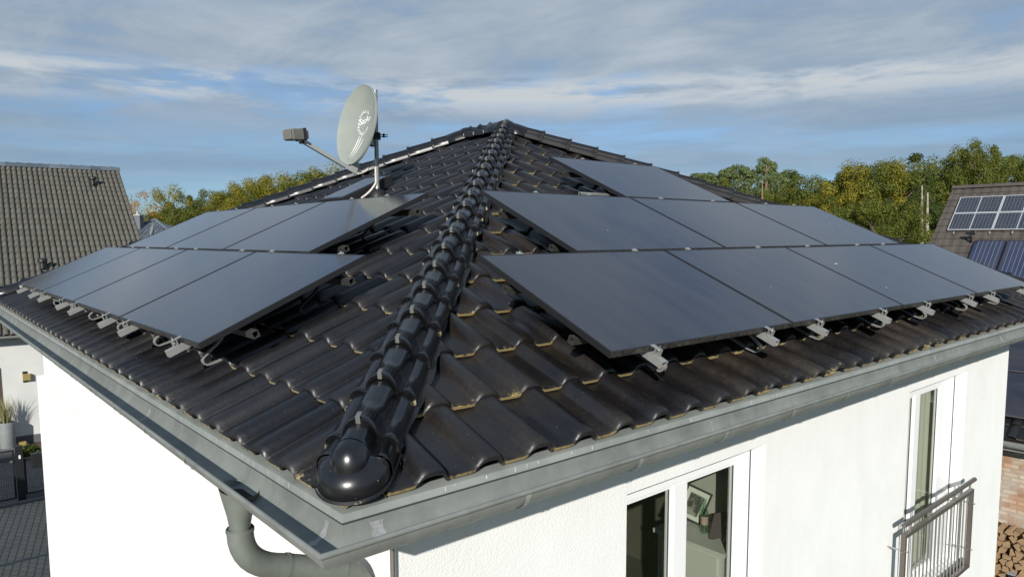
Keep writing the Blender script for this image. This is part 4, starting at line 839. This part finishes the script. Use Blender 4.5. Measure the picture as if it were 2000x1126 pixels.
# house outside the frame to the left; its shadow darkens the street
sh = empty('street_house', (-13, 8, G), 'plain rendered house across the street left of the frame', 'house')
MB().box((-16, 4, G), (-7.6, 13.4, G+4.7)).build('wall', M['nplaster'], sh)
m = MB(); a = [V(p) for p in ((-16.5, 3.4, G+4.7), (-7.1, 3.4, G+4.7), (-7.1, 14.9, G+4.7), (-16.5, 14.9, G+4.7))]; b = [V(p) for p in ((-11.8, 5.6, G+6.4), (-11.8, 12.9, G+6.4))]
m.quad(a[0], a[1], b[0]); m.quad(a[1], a[2], b[1], b[0]); m.quad(a[2], a[3], b[1]); m.quad(a[3], a[0], b[0], b[1]); m.quad(*a[::-1]); m.build('roof', M['brown_tile'], sh, att=True)
for z, y in ((G+1, 6), (G+1, 10)): f = MB().box((-7.59, y, z), (-7.56, y+1.2, z+1.3)).build('window', M['upvc'], sh); MB().box((-7.559, y+.08, z+.08), (-7.555, y+1.12, z+1.22)).build('pane', M['pv_dark'], f)
# ================================================================== DISTANT HOUSE, LEFT
def far_house():
    c = atdepth(272, 470, 52); c.z = G
    h = empty('distant_house', c, 'distant house with slate-blue tiled hip roof and grey chimney behind the left roof', 'house')
    d1 = rt.normalized(); d1 = V((rt.x, rt.y, 0)).normalized(); d2 = V((-d1.y, d1.x, 0))
    if d2.dot(fwd) < 0: d2 = -d2
    q = lambda a, b, z: V((c.x, c.y, 0))+d1*a+d2*b+V((0, 0, z))
    ap = atdepth(264, 430, 55.2); za_ = ap.z; za0 = za_-2.6
    # hip facing the camera and the side hip falling to the right
    def slope(P, T, n_c, L, rows, clip, name):
        pass
    hw = 5.6; pit = math.atan2(2.6, hw)
    Fr = frame(q(-.4, 3.4-hw, za0), d1, d2*cos(pit)+V((0, 0, sin(pit))), -d2*sin(pit)+V((0, 0, cos(pit))))
    tl = tiles(Fr, -hw, 0, 38, 0, 16, w=.30, L=.39, h0=0, lift=.03, prof=[(.0, .0), (.14, 0), (.2, .05), (.25, .045), (.281, .0)], lod=1)
    apx = q(-.4, 3.4, 0)
    tl.build('roof_tiles', M['blue_tile'], h, att=True, clip=[(apx, (d1+d2).normalized()), (apx, (-d1+d2).normalized())])
    cc_ = [q(-.4-hw, 3.4-hw, za0-.05), q(-.4+hw, 3.4-hw, za0-.05), q(-.4+hw, 3.4+hw, za0-.05), q(-.4-hw, 3.4+hw, za0-.05)]; tp = q(-.4, 3.4, za_-.05); m = MB()
    for i in range(4): m.quad(cc_[i], cc_[(i+1) % 4], tp)
    m.build('roof_deck', M['blue_tile'], h, att=True)
    m = MB()
    for i in (0, 1): m.tube([cc_[i]+V((0, 0, .1)), tp+V((0, 0, .1))], .10, 8)
    m.build('hip_tiles', M['blue_tile'], h, smooth=True, att=True)
    b0 = q(-.4-hw+.5, 3.4-hw+.5, 0); b1 = q(-.4+hw-.5, 3.4+hw-.5, 0)
    m = MB(); m.box((-.4-hw+.5, 3.9-hw, G), (-.4+hw-.5, 2.9+hw, za0), lambda p: q(p.x, p.y, p.z)); m.build('wall', M['nplaster'], h)
    cpz = atdepth(270, 440, 54); m = MB(); m.box((-.28, -.28, -1.6), (.28, .28, .72), lambda p: cpz+d1*p.x+d2*p.y+V((0, 0, p.z))); ch = m.build('chimney', M['grey_panel'], h)
    m = MB(); m.box((-.34, -.34, .72), (.34, .34, .80), lambda p: cpz+d1*p.x+d2*p.y+V((0, 0, p.z))); m.tube([cpz+V((0, 0, .8)), cpz+V((0, 0, 1.05))], [.12, .09], 10); m.build('chimney_cap', M['zinc_weld'], ch)
    # lower roof in front
    fz = atdepth(300, 448, 44); h2 = empty('distant_bungalow', V((fz.x, fz.y, G)), 'low distant bungalow roof with a small satellite dish just above the left panels', 'house'); Fr2 = frame(V(fz)-d1*5-d2*(4.2)+V((0, 0, -2.0)), d1, (d2*4.2+V((0, 0, 2.0))).normalized(), (V((0, 0, 4.2))-d2*2.0).normalized())
    tiles(Fr2, 0, 0, 34, 0, 12, w=.30, L=.388, h0=0, lift=.03, prof=[(.0, .0), (.14, 0), (.2, .05), (.25, .045), (.281, .0)], lod=1).build('roof_tiles', M['blue_tile'], h2, att=True)
    e_ = V(fz)-d1*5-d2*4.2; m = MB(); m.box((.3, .5, G), (9.8, 7.9, fz.z-2.0), lambda p: V((e_.x, e_.y, 0))+d1*p.x+d2*p.y+V((0, 0, p.z))); m.quad(Fr2(0, 4.65, -.02), Fr2(10.2, 4.65, -.02), V(fz)+d1*5.2+d2*4.2-V((0, 0, 2)), V(fz)-d1*5+d2*4.2-V((0, 0, 2))); m.build('wall', M['nplaster'], h2)
    dc = atdepth(296, 448, 40); md = empty('distant_dish', dc, 'small pale satellite dish above the distant bungalow roof', 'satellite dish', None)
    nn_ = (-rt*.80-fwd*.60+V((0, 0, .18))).normalized(); s1 = nn_.cross(V((0, 0, 1))).normalized(); s2 = s1.cross(nn_); m = MB(); m.strip([[dc+s1*(.33*r*cos(k*pi/12))+s2*(.36*r*sin(k*pi/12))+nn_*(.07*(r*r-1)) for k in range(24)] for r in (.02, .35, .7, 1)]+[[dc+s1*(.33*r*cos(k*pi/12))+s2*(.36*r*sin(k*pi/12))+nn_*(.07*(r*r-1)-.01) for k in range(24)] for r in (1, .6, .02)], closed=True).build('reflector', M['pot'], md, smooth=True)
    MB().tube([dc-nn_*.09+V((0, 0, .05)), dc-nn_*.09+V((0, 0, -1.6))], .03, 8).build('mast', M['mast'], md)
    P0 = atdepth(281, 450, 43.5); 
far_house()
# ================================================================== RIGHT NEIGHBOUR (far) and OUTBUILDING (near)
S_R = 1.80; RE = CP+(V((18.363, 3.872, 1.603))-CP)*S_R; run_ = 6.3; p45 = R_(45.2)
FR = frame((RE.x-run_, RE.y, RE.z-run_*math.tan(p45)), (0, -1, 0), (cos(p45), 0, sin(p45)), (-sin(p45), 0, cos(p45))); LR = run_/cos(p45)
rh = empty('gable_house', (RE.x, RE.y-8, G), 'brown-tiled gable house carrying white-framed solar modules at the right edge', 'house')
PRb = [(.0, .0), (.10, .0), (.13, .012), (.17, .020), (.24, .020), (.27, .012), (.281, .0)]
nR = 23; t = tiles(FR, 0, 0, 48, 0, nR, w=.335, L=LR/nR, h0=0, lift=.03, prof=PRb, lod=1, jit=.003)
t.build('roof_tiles', M['brown_tile'], rh, att=True)
m = MB(); m.box((0, 0, -.08), (16, LR, -.035), lambda p: FR(p.x, p.y, p.z)); m.quad(FR(0, LR, -.03), FR(16, LR, -.03), FR(16, LR, -.03)+V((run_, 0, -run_)), FR(0, LR, -.03)+V((run_, 0, -run_))); m.build('roof_deck', M['brown_tile'], rh, att=True)
m = MB(); x = 0
while x < 16:
    m.strip([[FR(xx, LR, 0)+V((.12*k*cos(a), 0, -.03+.13*k*sin(a))) for a in [pi*j/6 for j in range(7)]] for xx, k in ((x, 1.1), (x+.42, .98))]); x += .40
m.build('ridge_tiles', M['brown_tile'], rh, smooth=True, att=True)
ez = FR(0, 0, 0); m = MB(); m.quad((ez.x+.5, ez.y-.3, G), (ez.x+.5, ez.y-15.7, G), (ez.x+.5, ez.y-15.7, ez.z+.5), (ez.x+.5, ez.y-.3, ez.z+.5)); m.quad((ez.x+.5, ez.y-.3, G), (ez.x+.5, ez.y-.3, ez.z+.4), (RE.x, ez.y-.3, RE.z-.15), (RE.x*2-ez.x-.5, ez.y-.3, ez.z+.4), (RE.x*2-ez.x-.5, ez.y-.3, G)); m.build('wall', M['nplaster'], rh, recalc=False)
def rh_uv(px, py, h=.12):
    P = atplane(px, py, FR(0, 0, h), FR(0, 0, 1)-FR(0, 0, 0)); d_ = P-FR(0, 0, h); return d_.dot(V((0, -1, 0))), d_.dot(V((cos(p45), 0, sin(p45))))
a0, b0 = rh_uv(1850, 448.5); a1, _ = rh_uv(1937, 448.5); _, b2 = rh_uv(1874, 385)
pw = a1-a0; phh = (b2-b0-.02)/2
def small_panel(name, a, b, w_, h_, cellmat, framemat, lab, cat, grp, split):
    e = empty(name, FR(a, b, .12)); Mx = MF(FR(a, b, .12), (0, -1, 0), (cos(p45), 0, sin(p45))); e.matrix_world = Mx; tag(e, lab, cat, grp); f = MB(); q = .028
    f.box((0, 0, -.04), (w_, q, 0)); f.box((0, h_-q, -.04), (w_, h_, 0)); f.box((0, q, -.04), (q, h_-q, 0)); f.box((w_-q, q, -.04), (w_, h_-q, 0))
    if split: f.box((w_/2-.013, q, -.04), (w_/2+.013, h_-q, 0))
    def lk(mb, nm, mt):
        o = mb.build(nm, mt); o.parent = e; return o
    lk(f, 'frame', framemat); lk(MB().box((q, q, -.035), (w_-q, h_-q, -.006)), 'cells', cellmat)
M['whiteframe'] = mat('white_panel_frame', (.62, .63, .64), .4, .3)
for i in range(5):
    for j in range(2): small_panel('solar_module', a0+i*(pw+.02), b0+j*(phh+.02), pw, phh, M['pv_white'], M['whiteframe'], 'white-framed module on the brown roof, %s row, %s from the left verge' % (('lower', 'upper')[j], ORD[i]), 'solar panel', 'white-framed modules on the brown roof', True)
a0, b2 = rh_uv(1904, 469); a1, _ = rh_uv(1966, 469); cw = a1-a0; chh = b2-.4
for i in range(5): small_panel('thermal_collector', a0+i*(cw+.03), .4, cw, chh, M['collector'], M['alu_dark'], 'blue striped solar thermal collector below the gridded modules, %s from the left' % ORD[i], 'solar collector', 'blue thermal collectors on the brown roof', False)
m = MB(); P0 = FR(a0-.15, b2+.0, 0); m.tube([P0, P0+V((-.15, 0, .3)), P0+V((-.15, .12, .36))], .05, 10); m.tube([P0+V((-.15, -.16, .38)), P0+V((-.15, .16, .38))], .06, 10); m.build('vent_pipe', M['fence'], rh, smooth=True)
m = MB()
for i in range(7):
    for k in (.2, .8): P0 = FR(rh_uv(1850, 448.5)[0]+(i+k)*pw*.8, b0-.06, .06); m.tube([P0, P0+V((-.08, 0, -.10))], .03, 6)
m.build('mount_bracket', M['alu'], rh)
# near outbuilding
BX = 14.0; EZ = -3.237; ob = empty('brick_outbuilding', (BX, -1, G), 'whitewashed brick outbuilding with dark solar roof behind the right house wall', 'outbuilding')
po = R_(38); FO = frame((BX-.4, 4.2, EZ+.05), (0, -1, 0), (cos(po), 0, sin(po)), (-sin(po), 0, cos(po)))
MB().box((BX, -.6, G), (BX+4.5, 4, EZ+.3)).build('wall', M['brick'], ob)
m = MB(); m.box((0, .0, -.06), (5.0, 2.7, .0), lambda p: FO(p.x, p.y, p.z)); m.box((0, 2.705, -.06), (5.0, 2.72, .0), lambda p: FO(p.x, p.y, p.z)); m.build('roof', M['under'], ob)
tiles(FO, 0, 0, 18, 0, 2, w=.282, L=.3, h0=.04, lift=.03, prof=PROF_S, lod=1).build('roof_tiles', M['tileB'], ob, att=True)
m = MB(); rows = []
for yy in (4.3, -.85): rows.append([V((BX-.46-.075*cos(a), yy, EZ-.02-.075*sin(a))) for a in [pi*j/8 for j in range(9)]])
m.strip(rows); m.box((BX-.40, -.7, EZ-.16), (BX-.36, 4.1, EZ+.0)); m.build('gutter', M['zinc_dark'], ob, smooth=True, sharp=50)
for i in range(4):
    f = MB(); e_ = .05+i*1.06
    for j in range(2):
        y_ = .42+j*1.12
        f.box((e_, y_, .10), (e_+1.04, y_+1.10, .125), lambda p: FO(p.x, p.y, p.z))
    fo = f.build('roof_panel', M['pv_dark'], ob)
    g = MB()
    for j in range(2):
        y_ = .42+j*1.12
        for lo, hi in (((e_, y_), (e_+1.04, y_+.02)), ((e_, y_+.02), (e_+.02, y_+1.10))): g.box((lo[0], lo[1], .1252), (hi[0], hi[1], .132), lambda p: FO(p.x, p.y, p.z))
    g.build('panel_edge', M['rail_paint'], fo)
# firewood : stacked split logs in front of the brick wall
M['wood_end'] = mat('split_log', (.33, .22, .12), .9, 0, (.22, .14, .08), 9, (.35, .65)); rr = random.Random(12)
k = 0; z = G+.05
protoL = []
for v in range(4):
    e = MB(); ns = rr.choice((3, 4, 5)); pr = [V((0, cos(2*pi*i/ns+rr.uniform(-.3, .3))*.075*rr.uniform(.8, 1.2), sin(2*pi*i/ns+rr.uniform(-.3, .3))*.07*rr.uniform(.8, 1.2))) for i in range(ns)]
    e.add([p+V((-.16, 0, 0)) for p in pr]+[p+V((.16, 0, 0)) for p in pr], [tuple(range(ns))[::-1], tuple(ns+i for i in range(ns))]+[(i, (i+1) % ns, ns+(i+1) % ns, ns+i) for i in range(ns)])
    me_o = e.build('firewood_log', M['wood_end'], bevel=0); protoL.append(me_o.data); bpy.data.objects.remove(me_o)
kk = 0
for rI in range(9):
    for cI in range(12):
        o = bpy.data.objects.new('firewood_log', rr.choice(protoL)); COL.objects.link(o)
        o.location = (BX-.27+rr.uniform(-.03, .03), 2.35-cI*.135+rr.uniform(-.02, .02)+(.065 if rI % 2 else 0), G+.07+rI*.118+rr.uniform(-.01, .01)); o.rotation_euler = (rr.uniform(0, 6), 0, 0)
        tag(o, 'split log in the firewood stack against the whitewashed brick wall', 'firewood', 'split logs in the firewood stack')
pb = empty('fence_post', (BX-1.0, .95, G), 'short grey post in front of the firewood stack', 'post'); MB().box((BX-1.05, .85, G), (BX-.95, .95, G+.5)).build('post', M['fence'], pb, bevel=.01); MB().box((BX-1.06, .84, G+.5), (BX-.94, .96, G+.52)).build('post_cap', M['zinc_weld'], pb)
# ================================================================== TREES
def make_tree(seed, H, Rw, kind, leaf, bark, nbl=66, nl=460, ls=.165, low=.25):
    rr = random.Random(seed); e = empty('tree' if kind != 'pine' else 'pine_tree', (0, 0, 0)); tr = MB(); pts = [V((0, 0, 0))]; x = V((0, 0, 0))
    hh = H*(.72 if kind != 'pine' else .9)
    for i in range(1, 7): x = x+V((rr.uniform(-.25, .25), rr.uniform(-.25, .25), hh/6)); pts.append(x.copy())
    r0 = .022*H+.03; tr.tube(pts, [r0*(1-.13*i) for i in range(7)], 8); bl = []
    for k in range(nbl):
        if kind == 'pine':
            f = rr.random()**.7; z = H*(.45+.52*f); a = rr.uniform(0, 2*pi); rad = Rw*(1.05-.75*((z/H-.45)/.55))*rr.uniform(.25, 1); c = V((rad*cos(a), rad*sin(a), z+rr.uniform(-.3, .3))); br = rr.uniform(.5, .95); fl = .45
        else:
            a = rr.uniform(0, 2*pi); v_ = rr.uniform(-.9, 1); rho = sqrt(max(0, 1-v_*v_)); q = rr.uniform(.55, 1.0)
            lob = 1+.22*sin(2*a+seed)+.15*sin(3*a+seed*2+v_*3)
            c = V((Rw*rho*cos(a)*q*lob, Rw*rho*sin(a)*q*lob, H*(low+(1-low)*.5)+v_*q*H*(1-low)*.5*(1+.08*sin(4*a)))); br = rr.choice((rr.uniform(.35, .6), rr.uniform(.6, .9), rr.uniform(.9, 1.3)))*(H/11); fl = .8
        bl.append((c, br, fl))
        if k % (4 if kind != 'pine' else 3) == 0:
            s = pts[min(6, max(2, int(c.z/hh*6)-1 if kind != 'pine' else int(c.z/hh*6)))]; mid = s.lerp(c, .5)+V((0, 0, -.15 if kind != 'pine' else .1)); tr.tube([s, mid, c], [r0*.34, r0*.2, r0*.06], 5, False)
    lf = MB(); vs = []; fs = []
    for c, br, fl in bl:
        for i in range(nl):
            d_ = V((rr.gauss(0, 1), rr.gauss(0, 1), rr.gauss(0, 1)+.35)).normalized()*br*rr.uniform(.45, 1.0); p = c+V((d_.x, d_.y, d_.z*fl)); s = ls*rr.uniform(.5, 1.2)
            nrm = (d_.normalized()*1.1+V((rr.uniform(-1, 1), rr.uniform(-1, 1), rr.uniform(-.5, 1.0)))*.75).normalized(); a1 = nrm.cross(V((rr.uniform(-1, 1), rr.uniform(-1, 1), rr.uniform(-1, 1)))).normalized()*s*.5; a2 = nrm.cross(a1).normalized()*s*(.32 if kind != 'pine' else .22)
            b = len(vs); vs += [p-a1, p+a2*1.1+a1*.1, p+a1, p-a2*.9-a1*.15]; fs.append((b, b+1, b+2, b+3))
    lf.v = vs; lf.f = fs; lf.a = [0]*len(vs)
    lf.build('crown', leaf, e, recalc=False); tr.build('trunk', bark, e, smooth=True, recalc=False); return e
T = {}
T['green'] = [make_tree(1, 12, 3.9, 'oak', M['leaf_green'], M['bark']), make_tree(2, 12, 3.5, 'oak', M['leaf_green'], M['bark'], low=.15)]
T['yellow'] = [make_tree(3, 12, 3.6, 'oak', M['leaf_yellow'], M['bark'], low=.15), make_tree(4, 12, 3.9, 'oak', M['leaf_yellow'], M['bark'])]
T['orange'] = [make_tree(5, 12, 3.4, 'oak', M['leaf_orange'], M['bark'], 46, 190)]
T['dark'] = [make_tree(6, 12, 3.6, 'oak', M['leaf_dark'], M['bark'], low=.1)]
T['pine'] = [make_tree(7, 12, 2.7, 'pine', M['needle'], M['pinebark'], 70, 200, .24), make_tree(8, 12, 2.5, 'pine', M['needle'], M['pinebark'], 70, 200, .24)]
first = {id(t): True for k in T for t in T[k]}
trr = random.Random(21); cnt = {}
def tree(kind, px, top, dep, wide=1.0, lab=None, grp=None, vi=None):
    src = T[kind][(trr.randrange(len(T[kind])) if vi is None else vi)]; P0 = atdepth(px, PY, dep); zt_ = atdepth(px, top, dep).z; Hh = zt_-G; s = Hh/12.2
    Mx = Matrix.Translation(V((P0.x, P0.y, G))) @ Matrix.Rotation(trr.uniform(0, 6.28), 4, 'Z') @ Matrix.Diagonal((s*wide, s*wide, s, 1))
    o = src if first[id(src)] else copy_tree(src, Mx); first[id(src)] = False; o.matrix_world = Mx
    tag(o, lab, 'tree', grp); return o
NK = dict(green='green oak', yellow='yellowing oak', orange='orange oak', dark='dark green tree', pine='green pine')
def lab_for(kind, side, i): return '%s in the %s tree line, %s counted from the left' % (NK[kind], side, ORDW(i))
def ORDW(i): 
    if i < 20: return ORD[i]
    tens = {2: 'twenty', 3: 'thirty', 4: 'forty', 5: 'fifty'}[(i+1)//10]; r = (i+1) % 10
    return tens+('-'+ORD[r-1] if r else 'th')
right = [('pine', 1345, 338, 78, 1.2), ('pine', 1378, 332, 82, 1.3), ('green', 1400, 345, 74, 1), ('pine', 1424, 320, 80, .9), ('pine', 1457, 324, 78, .9), ('pine', 1491, 306, 68, .62), ('green', 1478, 362, 66, 1), ('pine', 1522, 330, 76, .9), ('yellow', 1537, 375, 58, .9),
         ('dark', 1552, 340, 70, 1.1), ('green', 1570, 338, 60, 1), ('green', 1600, 335, 62, 1), ('green', 1622, 334, 60, .8), ('yellow', 1648, 315, 56, .8), ('green', 1680, 306, 58, .9), ('green', 1640, 372, 48, .9), ('green', 1700, 375, 46, 1), ('yellow', 1722, 312, 56, .85), ('green', 1752, 302, 55, .9), ('green', 1750, 400, 42, .9), ('dark', 1780, 298, 60, 1.1), ('dark', 1775, 345, 50, .8),
         ('green', 1800, 300, 60, .9), ('dark', 1828, 296, 62, .9), ('green', 1862, 270, 58, .55), ('dark', 1850, 330, 62, .9), ('dark', 1890, 330, 62, 1), ('green', 1900, 266, 57, .5), ('green', 1930, 290, 60, .85), ('dark', 1945, 320, 60, 1), ('pine', 1962, 300, 62, 1.2), ('green', 1990, 298, 58, .9), ('pine', 2030, 300, 60, 1.2), ('dark', 2070, 300, 60, 1.2), ('dark', 1730, 330, 66, 1.3), ('dark', 1660, 340, 68, 1.3), ('dark', 1600, 355, 70, 1.3), ('dark', 1480, 350, 84, 1.5), ('dark', 1400, 360, 86, 1.5)]
right.sort(key=lambda r: r[1])
for i, (k, px, top, dep, wd) in enumerate(right): tree(k, px, top, dep, wd, lab_for(k, 'right-hand', i), 'trees of the wood behind the right roof hip')
left = [('orange', 246, 366, 60, .9), ('orange', 270, 384, 66, .55), ('dark', 262, 400, 70, .7), ('green', 318, 402, 64, .7), ('yellow', 345, 362, 66, .85), ('green', 388, 364, 68, .7), ('green', 372, 396, 63, .9), ('yellow', 412, 388, 66, .8), ('orange', 326, 432, 60, .6), ('dark', 300, 425, 70, .7), ('green', 405, 395, 66, .9), ('yellow', 436, 378, 70, .9), ('green', 462, 362, 74, .9), ('yellow', 492, 350, 76, .9), ('yellow', 525, 344, 78, 1), ('green', 560, 338, 80, 1), ('yellow', 590, 332, 80, 1), ('green', 622, 326, 80, 1), ('yellow', 652, 322, 80, 1), ('green', 690, 330, 84, 1.1), ('green', 740, 335, 84, 1.1), ('dark', 372, 425, 70, 1.0), ('dark', 440, 396, 84, 1.6), ('green', 430, 384, 76, 1), ('yellow', 478, 364, 82, 1), ('green', 360, 394, 74, 1), ('green', 540, 346, 86, 1.1), ('green', 606, 332, 88, 1.1), ('yellow', 508, 352, 84, 1), ('dark', 560, 365, 90, 1.6), ('green', 180, 400, 70, 1)]
left.sort(key=lambda r: r[1])
for i, (k, px, top, dep, wd) in enumerate(left): tree(k, px, top, dep, wd, lab_for(k, 'left-hand', i), 'trees behind the left roof edge')
for k, x, y, h in (('dark', 8, -15, 6), ('green', 14, -15, 7), ('dark', 20, -14, 7), ('green', 26, -12, 7), ('dark', 31, -9, 6)):
    src = T[k][0]; Mx = Matrix.Translation((x, y, G)) @ Matrix.Diagonal((h/12, h/12, h/12, 1)); o = copy_tree(src, Mx)
    tag(o, 'garden tree at the end of the front lawn, mirrored in the window, near x %d' % x if False else 'garden tree beyond the front lawn, only seen mirrored in the window', 'tree', 'garden trees beyond the front lawn')
# bare pale trunks standing at the wood's edge
for px, y0, y1, dep, mt, lb_ in ((1801, 362, 440, 47, 'birch', 'pale crooked bare trunk at the wood edge beside the brown roof'), (1812, 376, 450, 45, 'birch', 'straight bare trunk nearest the verge of the brown roof'), (1489, 352, 420, 60, 'pinebark', 'orange-lit bare pine trunk above the right roof hip')):
    a = atdepth(px-4, 640, dep); a.z = G; b = atdepth(px, y0, dep); e = empty('dead_tree', a, lb_, 'tree trunk'); mid = a.lerp(b, .6)+rt*.08
    MB().tube([a, a.lerp(b, .3)-rt*.05, mid, a.lerp(b, .8), b], [.15, .13, .11, .09, .04], 8).build('trunk', M[mt], e, smooth=True)
